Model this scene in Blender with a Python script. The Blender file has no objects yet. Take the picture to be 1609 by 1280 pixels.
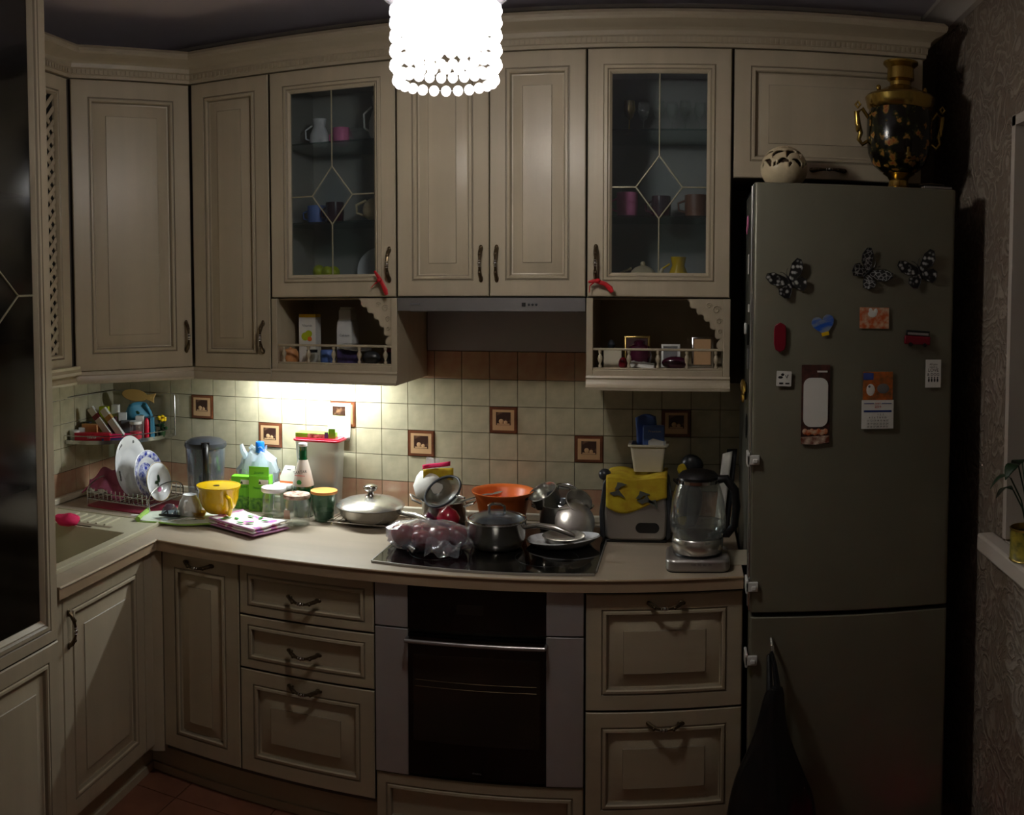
import bpy, bmesh, math, random
from mathutils import Vector, Matrix, noise
random.seed(7)
PI = math.pi
R = math.radians
C = bpy.context.scene.collection
sc = bpy.context.scene

# ------------------------------------------------------------------ camera (the photo is a short phone panorama)
cam_d = bpy.data.cameras.new('camera')
cam_d.type = 'PANO'
cam_d.panorama_type = 'CENTRAL_CYLINDRICAL'
FOC = 1420.78
VC = 521.86
cam_d.central_cylindrical_range_u_min = -804.5 / FOC
cam_d.central_cylindrical_range_u_max = 804.5 / FOC
cam_d.central_cylindrical_range_v_max = VC / FOC
cam_d.central_cylindrical_range_v_min = -(1280 - VC) / FOC
cam_d.central_cylindrical_radius = 1.0
cam_d.clip_start = 0.02
cam_d.clip_end = 50
cam = bpy.data.objects.new('camera', cam_d)
C.objects.link(cam)
cam.matrix_world = (Matrix.Translation((2.4093, -3.2786, 1.7133)) @ Matrix.Rotation(0.1913, 4, 'Z')
                    @ Matrix.Rotation(PI / 2 - 0.0457, 4, 'X'))
sc.camera = cam

# ------------------------------------------------------------------ world, view, light levels
w = bpy.data.worlds.new('night')
w.use_nodes = True
w.node_tree.nodes['Background'].inputs[0].default_value = (0.02, 0.022, 0.03, 1)
w.node_tree.nodes['Background'].inputs[1].default_value = 0.1
sc.world = w
sc.view_settings.view_transform = 'Standard'
sc.view_settings.look = 'None'
sc.view_settings.gamma = 1.0
sc.view_settings.use_curve_mapping = False
sc.view_settings.exposure = 0.15
sc.cycles.use_denoising = True
sc.cycles.max_bounces = 10
sc.cycles.diffuse_bounces = 6
sc.cycles.glossy_bounces = 4
sc.cycles.transparent_max_bounces = 24
sc.cycles.transmission_bounces = 6
sc.cycles.caustics_refractive = False
sc.cycles.caustics_reflective = False
sc.cycles.sample_clamp_indirect = 12.0
BULB = 205.0      # radiance of the chandelier bulbs
TUBE_W = 6.5      # watts of the light under the wall cabinet

# ------------------------------------------------------------------ materials
def lin(c):
    c = c / 255.0
    return c / 12.92 if c <= 0.04045 else ((c + 0.055) / 1.055) ** 2.4
def rgb(r, g, b): return (lin(r), lin(g), lin(b), 1)

def mat(name, col, rough=0.5, metal=0.0, bump=0.0, bscale=40, stretch=(1, 1, 1), var=0.0, vscale=6, coat=0, emit=0, spec=0.5, sheen=0, sss=0, col2=None, pos=0.5):
    m = bpy.data.materials.new(name); m.use_nodes = True
    nt = m.node_tree; b = nt.nodes['Principled BSDF']
    b.inputs['Base Color'].default_value = col
    b.inputs['Roughness'].default_value = rough
    b.inputs['Metallic'].default_value = metal
    b.inputs['Specular IOR Level'].default_value = spec
    b.inputs['Coat Weight'].default_value = coat
    b.inputs['Sheen Weight'].default_value = sheen
    if emit:
        b.inputs['Emission Color'].default_value = col
        b.inputs['Emission Strength'].default_value = emit
    if bump or var or col2:
        tc = nt.nodes.new('ShaderNodeTexCoord'); mp = nt.nodes.new('ShaderNodeMapping')
        mp.inputs['Scale'].default_value = stretch
        nt.links.new(tc.outputs['Object'], mp.inputs[0])
    if bump:
        n = nt.nodes.new('ShaderNodeTexNoise'); n.inputs['Scale'].default_value = bscale; n.inputs['Detail'].default_value = 4
        bp = nt.nodes.new('ShaderNodeBump'); bp.inputs['Strength'].default_value = bump; bp.inputs['Distance'].default_value = 0.004
        nt.links.new(mp.outputs[0], n.inputs['Vector']); nt.links.new(n.outputs[0], bp.inputs['Height'])
        nt.links.new(bp.outputs[0], b.inputs['Normal'])
    if var or col2:
        n = nt.nodes.new('ShaderNodeTexNoise'); n.inputs['Scale'].default_value = vscale; n.inputs['Detail'].default_value = 5
        r = nt.nodes.new('ShaderNodeValToRGB')
        c2 = col2 or tuple(max(0, x * (1 - var)) for x in col[:3]) + (1,)
        r.color_ramp.elements[0].color = c2; r.color_ramp.elements[1].color = col
        r.color_ramp.elements[0].position = pos - 0.15; r.color_ramp.elements[1].position = pos + 0.15
        nt.links.new(mp.outputs[0], n.inputs['Vector']); nt.links.new(n.outputs[0], r.inputs[0])
        nt.links.new(r.outputs[0], b.inputs['Base Color'])
    return m

def glassy(name, tint, rough=0.03, gloss=1.0, haze=0.0, hazecol=(0.8, 0.8, 0.8, 1)):
    """thin clear sheet: lets light straight through, mirrors by Fresnel"""
    m = bpy.data.materials.new(name); m.use_nodes = True
    nt = m.node_tree; nt.nodes.clear()
    out = nt.nodes.new('ShaderNodeOutputMaterial'); tr = nt.nodes.new('ShaderNodeBsdfTransparent'); gl = nt.nodes.new('ShaderNodeBsdfGlossy')
    tr.inputs[0].default_value = tint; gl.inputs['Roughness'].default_value = rough; gl.inputs[0].default_value = (gloss, gloss, gloss, 1)
    lf = nt.nodes.new('ShaderNodeLayerWeight'); lf.inputs[0].default_value = 0.5
    pw = nt.nodes.new('ShaderNodeMath'); pw.operation = 'POWER'; pw.inputs[1].default_value = 3.0
    lw = nt.nodes.new('ShaderNodeMath'); lw.operation = 'MULTIPLY_ADD'; lw.inputs[1].default_value = 0.7; lw.inputs[2].default_value = 0.035
    nt.links.new(lf.outputs['Facing'], pw.inputs[0]); nt.links.new(pw.outputs[0], lw.inputs[0])
    mx = nt.nodes.new('ShaderNodeMixShader')
    nt.links.new(lw.outputs[0], mx.inputs[0]); nt.links.new(gl.outputs[0], mx.inputs[2])
    src = tr.outputs[0]
    if haze:
        df = nt.nodes.new('ShaderNodeBsdfDiffuse'); df.inputs[0].default_value = hazecol
        tl = nt.nodes.new('ShaderNodeBsdfTranslucent'); tl.inputs[0].default_value = hazecol
        m1 = nt.nodes.new('ShaderNodeMixShader'); m1.inputs[0].default_value = 0.4
        nt.links.new(df.outputs[0], m1.inputs[1]); nt.links.new(tl.outputs[0], m1.inputs[2])
        m2 = nt.nodes.new('ShaderNodeMixShader'); m2.inputs[0].default_value = haze
        nt.links.new(tr.outputs[0], m2.inputs[1]); nt.links.new(m1.outputs[0], m2.inputs[2]); src = m2.outputs[0]
    nt.links.new(src, mx.inputs[1]); nt.links.new(mx.outputs[0], out.inputs[0])
    return m

def voro(name, cols, scale, rough=0.5, feature='F1', stretch=(1, 1, 1), pos=None, warp=0.0, bump=0.0):
    """colour bands by distance inside voronoi cells (flowers, veins)"""
    m = bpy.data.materials.new(name); m.use_nodes = True
    nt = m.node_tree; b = nt.nodes['Principled BSDF']; b.inputs['Roughness'].default_value = rough
    tc = nt.nodes.new('ShaderNodeTexCoord'); mp = nt.nodes.new('ShaderNodeMapping'); mp.inputs['Scale'].default_value = stretch
    nt.links.new(tc.outputs['Object'], mp.inputs[0])
    v = nt.nodes.new('ShaderNodeTexVoronoi'); v.feature = feature; v.inputs['Scale'].default_value = scale
    src = mp.outputs[0]
    if warp:
        n = nt.nodes.new('ShaderNodeTexNoise'); n.inputs['Scale'].default_value = scale * 1.5
        nt.links.new(mp.outputs[0], n.inputs['Vector'])
        a = nt.nodes.new('ShaderNodeVectorMath'); a.operation = 'SCALE'; a.inputs['Scale'].default_value = warp
        nt.links.new(n.outputs['Color'], a.inputs[0])
        ad = nt.nodes.new('ShaderNodeVectorMath'); nt.links.new(src, ad.inputs[0]); nt.links.new(a.outputs[0], ad.inputs[1]); src = ad.outputs[0]
    nt.links.new(src, v.inputs['Vector'])
    r = nt.nodes.new('ShaderNodeValToRGB'); r.color_ramp.interpolation = 'LINEAR'
    pos = pos or [i / (len(cols) - 1) for i in range(len(cols))]
    while len(r.color_ramp.elements) < len(cols): r.color_ramp.elements.new(0.5)
    for e, c, p_ in zip(r.color_ramp.elements, cols, pos): e.color = c; e.position = p_
    nt.links.new(v.outputs['Distance'], r.inputs[0]); nt.links.new(r.outputs[0], b.inputs['Base Color'])
    if bump:
        bp = nt.nodes.new('ShaderNodeBump'); bp.inputs['Strength'].default_value = bump; bp.inputs['Distance'].default_value = 0.004
        nt.links.new(v.outputs['Distance'], bp.inputs['Height']); nt.links.new(bp.outputs[0], b.inputs['Normal'])
    return m

M = {}
M['cream'] = mat('cream_painted_wood', rgb(186, 173, 148), 0.36, bump=0.12, bscale=60, stretch=(1, 1, 0.06), var=0.10, vscale=14, spec=0.4)
M['creamx'] = mat('cream_painted_wood_across', rgb(186, 173, 148), 0.38, bump=0.12, bscale=60, stretch=(0.06, 1, 1), var=0.10, vscale=14)
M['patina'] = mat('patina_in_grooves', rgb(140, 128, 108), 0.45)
M['seam'] = mat('cabinet_edge_painted_shade', rgb(92, 80, 64), 0.7)  # door edges coloured dark, shade of the gaps put into the colour
M['carcass'] = mat('cabinet_carcass', rgb(96, 90, 82), 0.6)
M['inside'] = mat('cabinet_inside', rgb(150, 150, 146), 0.6)
M['bronze'] = mat('aged_bronze', rgb(96, 82, 62), 0.32, 0.9)
M['chrome'] = mat('chrome', rgb(215, 215, 215), 0.12, 1.0)
M['steel'] = mat('brushed_steel', rgb(170, 166, 162), 0.32, 0.75, bump=0.03, bscale=200, stretch=(1, 1, 0.02))
M['steelx'] = mat('steel_strip', rgb(170, 168, 168), 0.30, 0.75, bump=0.03, bscale=200, stretch=(0.02, 1, 1))
M['fridge'] = mat('fridge_steel', rgb(124, 121, 104), 0.40, 0.35, bump=0.02, bscale=260, stretch=(0.02, 1, 1))
M['fridgeside'] = mat('fridge_side_paint', rgb(104, 104, 96), 0.45, 0.3)
M['ovenmetal'] = mat('oven_satin_metal', rgb(176, 172, 172), 0.38, 0.3)
M['blackglass'] = mat('black_glass', rgb(8, 8, 8), 0.06, spec=0.5)
M['ovenwin'] = mat('oven_window', rgb(34, 30, 25), 0.09)
M['black'] = mat('black_plastic', rgb(20, 20, 22), 0.35)
M['rubber'] = mat('black_rubber', rgb(12, 12, 12), 0.7)
M['darkgrey'] = mat('dark_grey_plastic', rgb(52, 54, 58), 0.3)
M['white'] = mat('white_plastic', rgb(222, 222, 218), 0.35)
M['paper'] = mat('white_paper', rgb(226, 224, 216), 0.8)
M['ceramic'] = mat('white_ceramic', rgb(226, 228, 230), 0.12, coat=0.4)
M['counter'] = mat('pale_oak_worktop', rgb(172, 158, 138), 0.42, bump=0.05, bscale=30, stretch=(0.12, 1, 1), var=0.12, vscale=12)
M['nosing'] = mat('worktop_edge', rgb(176, 152, 124), 0.26, var=0.06, vscale=12)
M['grout'] = mat('grout', rgb(112, 100, 80), 0.85)
M['tile'] = mat('beige_wall_tile', rgb(196, 188, 158), 0.24, bump=0.15, bscale=22, var=0.22, vscale=16)
M['tilepink'] = mat('terracotta_border_tile', rgb(172, 122, 98), 0.30, bump=0.12, bscale=22, vscale=11, col2=rgb(186, 160, 128))
M['tileframe'] = mat('picture_tile_border', rgb(120, 70, 44), 0.35, var=0.4, vscale=30)
M['tilemat'] = mat('picture_tile_mount', rgb(198, 160, 118), 0.35)
M['tilepic'] = mat('picture_tile_still_life', rgb(56, 34, 26), 0.35, col2=rgb(166, 124, 92), vscale=34, pos=0.36)
M['sink'] = mat('beige_granite_sink', rgb(190, 184, 158), 0.42, bump=0.1, bscale=300)
M['plasterc'] = mat('ceiling_paint', rgb(228, 218, 226), 0.9, bump=0.1, bscale=90)
M['mould'] = mat('white_moulding', rgb(204, 194, 182), 0.6)
M['frontwall'] = mat('plain_wall_paint', rgb(228, 224, 214), 0.9)
M['floortile'] = mat('terracotta_floor_tile', rgb(140, 92, 70), 0.42, bump=0.15, bscale=16, var=0.3, vscale=8)
M['floorgrout'] = mat('floor_grout', rgb(110, 74, 56), 0.9)
M['brass'] = mat('brass', rgb(178, 150, 78), 0.24, 1.0)
M['crystal'] = glassy('crystal_bead', (0.96, 0.97, 1, 1), 0.05, haze=0.5, hazecol=(0.95, 0.95, 1, 1))
M['bulb'] = mat('lit_bulb', (1.0, 0.95, 0.87, 1), emit=BULB)
M['frost'] = mat('frosted_lit_shade', (1.0, 0.955, 0.88, 1), emit=24)
M['tube'] = mat('lit_tube', (0.93, 0.97, 1.0, 1), emit=30)
M['glass'] = glassy('cabinet_glass', (0.90, 0.93, 0.94, 1), 0.10, haze=0.03, hazecol=(.5,.55,.6,1))
M['shelfglass'] = glassy('shelf_glass', (0.6, 0.7, 0.68, 1), 0.05)
M['jar'] = glassy('clear_jar_glass', (0.96, 0.98, 0.97, 1), 0.04, haze=0.05)
M['greenglass'] = glassy('green_tumbler_glass', (0.55, 0.74, 0.62, 1), 0.05, haze=0.22, hazecol=(0.22, 0.42, 0.32, 1))
M['greenliq'] = mat('green_liquid', rgb(44, 84, 62), 0.3)
M['smoke'] = glassy('smoky_clear_plastic', (0.45, 0.50, 0.56, 1), 0.08, haze=0.16, hazecol=(0.4, 0.42, 0.46, 1))
M['pitcher'] = glassy('clear_pitcher_plastic', (0.84, 0.87, 0.90, 1), 0.08, haze=0.12, hazecol=(0.5, 0.52, 0.56, 1))
M['matteplas'] = glassy('frosted_container_plastic', (0.75, 0.78, 0.78, 1), 0.3, haze=0.55, hazecol=(0.72, 0.74, 0.72, 1))
M['film'] = glassy('clear_plastic_film', (0.95, 0.94, 0.97, 1), 0.12, haze=0.17, hazecol=(0.86, 0.84, 0.92, 1))
M['filmb'] = glassy('bluish_plastic_film', (0.86, 0.92, 0.96, 1), 0.12, haze=0.5, hazecol=(0.74, 0.84, 0.92, 1))
M['lead'] = mat('lead_came', rgb(190, 184, 158), 0.3, 0.5)
M['dresserglass'] = glassy('shade_tinted_dresser_glass', (0.42, 0.44, 0.46, 1), 0.12)  # dark tint stands in for the shade inside the dresser
M['bottle'] = mat('dark_green_bottle_glass', rgb(14, 84, 44), 0.06, coat=1)
M['yellow'] = mat('yellow_glazed_ceramic', rgb(232, 190, 20), 0.2, coat=0.5)
M['green'] = mat('bright_green_card', rgb(112, 200, 40), 0.45)
M['greend'] = mat('dark_green_print', rgb(44, 110, 40), 0.5, col2=rgb(120, 190, 60), vscale=60)
M['red'] = mat('red_plastic', rgb(196, 30, 56), 0.35)
M['pinkfl'] = mat('magenta_cloth', rgb(220, 24, 90), 0.8, bump=0.4, bscale=60)
M['pinkcl'] = mat('dusty_pink_cloth', rgb(214, 122, 164), 0.85, bump=0.3, bscale=60)
M['orange'] = mat('orange_plastic', rgb(240, 120, 50), 0.4)
M['orangel'] = mat('pale_orange_lid', rgb(240, 160, 84), 0.4)
M['blue'] = mat('blue_plastic', rgb(20, 110, 214), 0.3)
M['bluecard'] = mat('blue_card', rgb(84, 116, 186), 0.5)
M['ltblue'] = mat('light_blue_print', rgb(70, 160, 200), 0.5)
M['apple'] = mat('dark_red_apple_skin', rgb(128, 18, 34), 0.25, var=0.35, vscale=25)
M['onion'] = mat('crimson_onion_skin', rgb(176, 36, 60), 0.22, var=0.35, vscale=12, stretch=(1, 1, 0.2), coat=0.4)
M['wire'] = mat('chromed_wire', rgb(196, 196, 196), 0.2, 1.0)
M['blueprint'] = mat('cobalt_print', rgb(46, 60, 160), 0.2, col2=rgb(222, 226, 236), vscale=70, coat=0.4)
M['flowerprint'] = mat('pale_flower_print', rgb(200, 110, 150), 0.2, col2=rgb(90, 130, 90), vscale=50)
M['towel'] = voro('towel_with_flowers', [rgb(150, 86, 176), rgb(186, 130, 204), rgb(212, 120, 160), rgb(238, 234, 232), rgb(240, 238, 236)], 17, 0.9, pos=[0, 0.2, 0.32, 0.40, 1.0], warp=0.04)
M['towelleaf'] = mat('towel_leaf_print', rgb(56, 140, 60), 0.9)
M['towelhem'] = mat('towel_purple_hem', rgb(184, 130, 170), 0.9)
M['whitetowel'] = mat('white_towel', rgb(214, 222, 206), 0.9, bump=0.4, bscale=90)
M['limehem'] = mat('lime_hem', rgb(150, 190, 90), 0.9)
M['traygreen'] = mat('olive_glass_tray', rgb(92, 104, 64), 0.15, coat=0.5)
M['wallpaper'] = None
M['samovar'] = voro('samovar_painted_flowers', [rgb(140, 52, 34), rgb(160, 116, 52), rgb(40, 44, 20), rgb(16, 10, 6)], 34, 0.20, pos=[0, 0.26, 0.40, 0.62], warp=0.03)
M['ballcer'] = mat('carved_cream_ceramic', rgb(214, 196, 160), 0.35, var=0.15, vscale=12)
M['balldark'] = mat('ball_inner_shade', rgb(70, 52, 34), 0.8)
M['wing'] = voro('butterfly_wing_print', [rgb(206, 206, 202), rgb(150, 150, 146), rgb(22, 22, 22), rgb(14, 14, 14)], 80, 0.4, pos=[0, 0.30, 0.50, 1.0], warp=0.004)
M['wingd'] = voro('butterfly_dark_print', [rgb(170, 170, 168), rgb(30, 30, 30), rgb(16, 16, 16)], 90, 0.4, feature='DISTANCE_TO_EDGE', pos=[0.0, 0.10, 0.9])
M['autumn'] = mat('autumn_picture', rgb(190, 96, 30), 0.4, col2=rgb(120, 80, 40), vscale=70)
M['orangepic'] = mat('orange_white_picture', rgb(196, 90, 34), 0.4, col2=rgb(210, 190, 160), vscale=60, pos=0.45)
M['seapic'] = mat('sea_picture', rgb(30, 90, 190), 0.4, col2=rgb(170, 174, 140), vscale=60, stretch=(0.25, 1, 1), pos=0.42)
M['darkred'] = mat('dark_red_enamel', rgb(120, 14, 34), 0.3)
M['brownpic'] = mat('chocolate_picture', rgb(84, 44, 34), 0.5, col2=rgb(44, 24, 20), vscale=50)
M['cake'] = mat('cake_print', rgb(208, 190, 170), 0.5, col2=rgb(110, 50, 30), vscale=60)
M['ink'] = mat('black_ink', rgb(24, 24, 24), 0.6)
M['inkgrey'] = mat('grey_ink', rgb(110, 110, 112), 0.6)
M['navy'] = mat('navy_print', rgb(48, 66, 130), 0.6)
M['redink'] = mat('red_print', rgb(190, 50, 44), 0.6)
M['blackbag'] = mat('black_bin_liner', rgb(14, 14, 18), 0.32, bump=0.6, bscale=18)
M['steelpot'] = mat('polished_steel_pot', rgb(214, 212, 204), 0.24, 0.85)
M['wood'] = mat('pale_wood', rgb(190, 150, 90), 0.5)
M['leaf'] = mat('dark_green_leaf', rgb(30, 58, 30), 0.4)
M['tinyellow'] = mat('yellow_tin_print', rgb(176, 158, 60), 0.4, col2=rgb(70, 80, 40), vscale=40)
M['yellowcloth'] = mat('yellow_cloth', rgb(206, 184, 40), 0.9, bump=0.2, bscale=50, col2=rgb(186, 150, 30), vscale=25)
M['gecko'] = mat('grey_print', rgb(90, 92, 84), 0.9)
M['redcloth'] = mat('red_ribbon', rgb(196, 20, 30), 0.6)
M['sieve'] = glassy('fine_sieve_mesh', (0.55, 0.56, 0.50, 1), 0.3, haze=0.35, hazecol=(0.3, 0.32, 0.28, 1))
M['redtray'] = mat('crimson_tray', rgb(150, 40, 66), 0.45)
M['limefruit'] = mat('yellow_green_fruit', rgb(176, 190, 30), 0.4)
M['peach'] = mat('peach_wax', rgb(214, 150, 96), 0.5)
M['purple'] = mat('purple_box_print', rgb(84, 74, 130), 0.5, col2=rgb(50, 44, 80), vscale=30)
M['gold'] = mat('gold_rim', rgb(196, 168, 100), 0.3, 0.9)
M['cream2'] = mat('cream_plastic', rgb(206, 198, 176), 0.45)
M['teal'] = mat('teal_card', rgb(70, 140, 168), 0.5)
M['maroon'] = mat('maroon_glass', rgb(70, 20, 44), 0.2, coat=0.5)
M['skin'] = mat('cutting_board_wood', rgb(186, 150, 84), 0.6)

def swirl_wallpaper():
    m = bpy.data.materials.new('embossed_swirl_wallpaper'); m.use_nodes = True
    nt = m.node_tree; b = nt.nodes['Principled BSDF']; b.inputs['Roughness'].default_value = 0.5
    tc = nt.nodes.new('ShaderNodeTexCoord')
    n0 = nt.nodes.new('ShaderNodeTexNoise'); n0.inputs['Scale'].default_value = 5; n0.inputs['Detail'].default_value = 2
    sc_ = nt.nodes.new('ShaderNodeVectorMath'); sc_.operation = 'SCALE'; sc_.inputs['Scale'].default_value = 0.5
    ad = nt.nodes.new('ShaderNodeVectorMath')
    nt.links.new(tc.outputs['Object'], n0.inputs['Vector']); nt.links.new(n0.outputs['Color'], sc_.inputs[0])
    nt.links.new(tc.outputs['Object'], ad.inputs[0]); nt.links.new(sc_.outputs[0], ad.inputs[1])
    wv = nt.nodes.new('ShaderNodeTexWave'); wv.wave_type = 'RINGS'; wv.rings_direction = 'SPHERICAL'; wv.inputs['Scale'].default_value = 7.5; wv.inputs['Distortion'].default_value = 9; wv.inputs['Detail'].default_value = 3; wv.inputs['Detail Scale'].default_value = 2.2
    nt.links.new(ad.outputs[0], wv.inputs['Vector'])
    r = nt.nodes.new('ShaderNodeValToRGB'); r.color_ramp.elements[0].position = 0.62; r.color_ramp.elements[1].position = 0.95
    r.color_ramp.elements[0].color = rgb(136, 122, 108); r.color_ramp.elements[1].color = rgb(162, 150, 136)
    nt.links.new(wv.outputs[0], r.inputs[0]); nt.links.new(r.outputs[0], b.inputs['Base Color'])
    bp = nt.nodes.new('ShaderNodeBump'); bp.inputs['Strength'].default_value = 0.6; bp.inputs['Distance'].default_value = 0.006
    nt.links.new(wv.outputs[0], bp.inputs['Height']); nt.links.new(bp.outputs[0], b.inputs['Normal'])
    return m
M['wallpaper'] = swirl_wallpaper()

# ------------------------------------------------------------------ mesh helpers
class MB:
    def __init__(s): s.v = []; s.f = []; s.m = []
    def add(s, vs, fs, mi=0):
        o = len(s.v); s.v += [tuple(p) for p in vs]
        for i, f in enumerate(fs):
            s.f.append(tuple(o + k for k in f)); s.m.append(mi[i] if isinstance(mi, list) else mi)
        return s
    def box(s, x0, x1, y0, y1, z0, z1, mi=0):
        return s.add([(x0, y0, z0), (x1, y0, z0), (x1, y1, z0), (x0, y1, z0), (x0, y0, z1), (x1, y0, z1), (x1, y1, z1), (x0, y1, z1)],
                     [(0, 3, 2, 1), (4, 5, 6, 7), (0, 1, 5, 4), (1, 2, 6, 5), (2, 3, 7, 6), (3, 0, 4, 7)], mi)
    def cbox(s, cx, cy, z0, sx, sy, h, mi=0): return s.box(cx - sx / 2, cx + sx / 2, cy - sy / 2, cy + sy / 2, z0, z0 + h, mi)
    def lathe(s, prof, n=28, c=(0, 0, 0), mi=0, sx=1, sy=1):
        vs = []; fs = []; ms = []
        for (r, z) in prof:
            for k in range(n):
                a = 2 * PI * k / n
                vs.append((c[0] + sx * r * math.cos(a), c[1] + sy * r * math.sin(a), c[2] + z))
        for i in range(len(prof) - 1):
            for k in range(n):
                k2 = (k + 1) % n
                fs.append((i * n + k, i * n + k2, (i + 1) * n + k2, (i + 1) * n + k)); ms.append(mi[i] if isinstance(mi, list) else mi)
        if prof[0][0] > 1e-5: fs.append(tuple(reversed(range(n)))); ms.append(mi[0] if isinstance(mi, list) else mi)
        if prof[-1][0] > 1e-5: fs.append(tuple((len(prof) - 1) * n + k for k in range(n))); ms.append(mi[-1] if isinstance(mi, list) else mi)
        return s.add(vs, fs, ms)
    def olathe(s, prof, n=28, c=(0, 0, 0), mi=0, sx=1, sy=1):      # lathe without end caps (vessels)
        vs = []; fs = []; ms = []
        for (r, z) in prof:
            for k in range(n):
                a = 2 * PI * k / n
                vs.append((c[0] + sx * r * math.cos(a), c[1] + sy * r * math.sin(a), c[2] + z))
        for i in range(len(prof) - 1):
            for k in range(n):
                k2 = (k + 1) % n
                fs.append((i * n + k, i * n + k2, (i + 1) * n + k2, (i + 1) * n + k)); ms.append(mi[i] if isinstance(mi, list) else mi)
        return s.add(vs, fs, ms)
    def tube(s, pts, r, n=8, mi=0, closed=False):
        pts = [Vector(p) for p in pts]; N = len(pts); rr = r if isinstance(r, (list, tuple)) else [r] * N
        vs = []; fs = []; up = None
        for i, p in enumerate(pts):
            a = pts[i - 1] if (i > 0 or closed) else pts[i]; b = pts[(i + 1) % N] if (i < N - 1 or closed) else pts[i]
            t = (b - a).normalized()
            if up is None:
                up = Vector((0, 0, 1)) if abs(t.z) < 0.9 else Vector((1, 0, 0))
            up = (up - t * up.dot(t))
            if up.length < 1e-6: up = Vector((0, 1, 0)).cross(t)
            up.normalize(); sd = t.cross(up)
            for k in range(n):
                an = 2 * PI * k / n
                vs.append(p + (up * math.cos(an) + sd * math.sin(an)) * rr[i])
        M_ = N if closed else N - 1
        for i in range(M_):
            j = (i + 1) % N
            for k in range(n):
                k2 = (k + 1) % n
                fs.append((i * n + k, i * n + k2, j * n + k2, j * n + k))
        if not closed:
            fs.append(tuple(reversed(range(n)))); fs.append(tuple((N - 1) * n + k for k in range(n)))
        return s.add(vs, fs, mi)
    def prism(s, poly, a, b, plane='xy', mi=0, mside=None):
        n = len(poly)
        def P(p, h): return {'xy': (p[0], p[1], h), 'xz': (p[0], h, p[1]), 'yz': (h, p[0], p[1])}[plane]
        vs = [P(p, a) for p in poly] + [P(p, b) for p in poly]
        fs = [tuple(reversed(range(n))), tuple(range(n, 2 * n))] + [(k, (k + 1) % n, n + (k + 1) % n, n + k) for k in range(n)]
        ms = [mi, mi] + [mi if mside is None else mside] * n
        return s.add(vs, fs, ms)
    def sphere(s, c, r, nu=16, nv=10, mi=0, jit=0):
        r = r if isinstance(r, (list, tuple)) else (r, r, r)
        vs = [(c[0], c[1], c[2] - r[2])]
        for j in range(1, nv):
            t = -PI / 2 + PI * j / nv
            for k in range(nu):
                a = 2 * PI * k / nu
                vs.append((c[0] + r[0] * math.cos(t) * math.cos(a), c[1] + r[1] * math.cos(t) * math.sin(a), c[2] + r[2] * math.sin(t)))
        vs.append((c[0], c[1], c[2] + r[2]))
        fs = [(0, 1 + (k + 1) % nu, 1 + k) for k in range(nu)]
        for j in range(nv - 2):
            for k in range(nu):
                a = 1 + j * nu + k; b = 1 + j * nu + (k + 1) % nu
                fs.append((a, b, b + nu, a + nu))
        L = len(vs) - 1; o = 1 + (nv - 2) * nu
        fs += [(o + k, o + (k + 1) % nu, L) for k in range(nu)]
        return s.add(vs, fs, mi)
    def grid(s, fn, nu, nv, mi=0, thick=0):
        vs = [fn(i / nu, j / nv) for j in range(nv + 1) for i in range(nu + 1)]
        fs = [(j * (nu + 1) + i, j * (nu + 1) + i + 1, (j + 1) * (nu + 1) + i + 1, (j + 1) * (nu + 1) + i) for j in range(nv) for i in range(nu)]
        return s.add(vs, fs, mi)
    def tf(s, mtx): s.v = [tuple(mtx @ Vector(p)) for p in s.v]; return s
    def mv(s, x=0, y=0, z=0): s.v = [(p[0] + x, p[1] + y, p[2] + z) for p in s.v]; return s
    def warp(s, fn): s.v = [tuple(fn(Vector(p))) for p in s.v]; return s

def link(name, data, parent=None, loc=(0, 0, 0), rot=(0, 0, 0)):
    o = bpy.data.objects.new(name, data); C.objects.link(o)
    o.location = loc; o.rotation_euler = rot
    if parent is not None: o.parent = parent
    return o
def mesh(name, mb, mats, smooth=True, fix=True, ang=38):
    me = bpy.data.meshes.new(name); me.from_pydata(mb.v, [], mb.f)
    for m_ in (mats if isinstance(mats, (list, tuple)) else [mats]): me.materials.append(M[m_] if isinstance(m_, str) else m_)
    me.polygons.foreach_set('material_index', mb.m)
    if fix:
        bm = bmesh.new(); bm.from_mesh(me); bmesh.ops.recalc_face_normals(bm, faces=bm.faces); bm.to_mesh(me); bm.free()
    if smooth:
        me.polygons.foreach_set('use_smooth', [True] * len(me.polygons)); me.set_sharp_from_angle(angle=R(ang))
    me.update(); return me
def part(name, mb, mats, parent, loc=(0, 0, 0), rot=(0, 0, 0), bevel=0, solid=0, sub=0, label=None, kind=None, ang=38):
    o = link(name, mesh(name, mb, mats, ang=ang), parent, loc, rot)
    if solid:
        d = o.modifiers.new('thick', 'SOLIDIFY'); d.thickness = solid; d.offset = 0
    if bevel:
        b = o.modifiers.new('soft', 'BEVEL'); b.width = bevel; b.segments = 2; b.limit_method = 'ANGLE'
    if sub:
        d = o.modifiers.new('sub', 'SUBSURF'); d.levels = sub; d.render_levels = sub
    if label: o['label'] = label
    if name in PRINTS: kind = 'stuff'
    if kind: o['kind'] = kind
    return o
PRINTS = {'flower_print', 'leaf_print', 'rule', 'print', 'centre_print', 'rim_print', 'cherry_print', 'dog_print', 'dog_row', 'drawing', 'fruit_print', 'drain_ridges', 'leaves', 'fruit', 'dot_print'}
def tag(o, label, cat, group=None):
    o['label'] = label; o['category'] = cat
    if group: o['group'] = group
    return o
def thing(name, label, cat, loc=(0, 0, 0), rz=0, group=None, rot=None):
    o = link(name, None, None, loc, rot or (0, 0, rz)); o.empty_display_size = 0.05
    return tag(o, label, cat, group)
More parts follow.
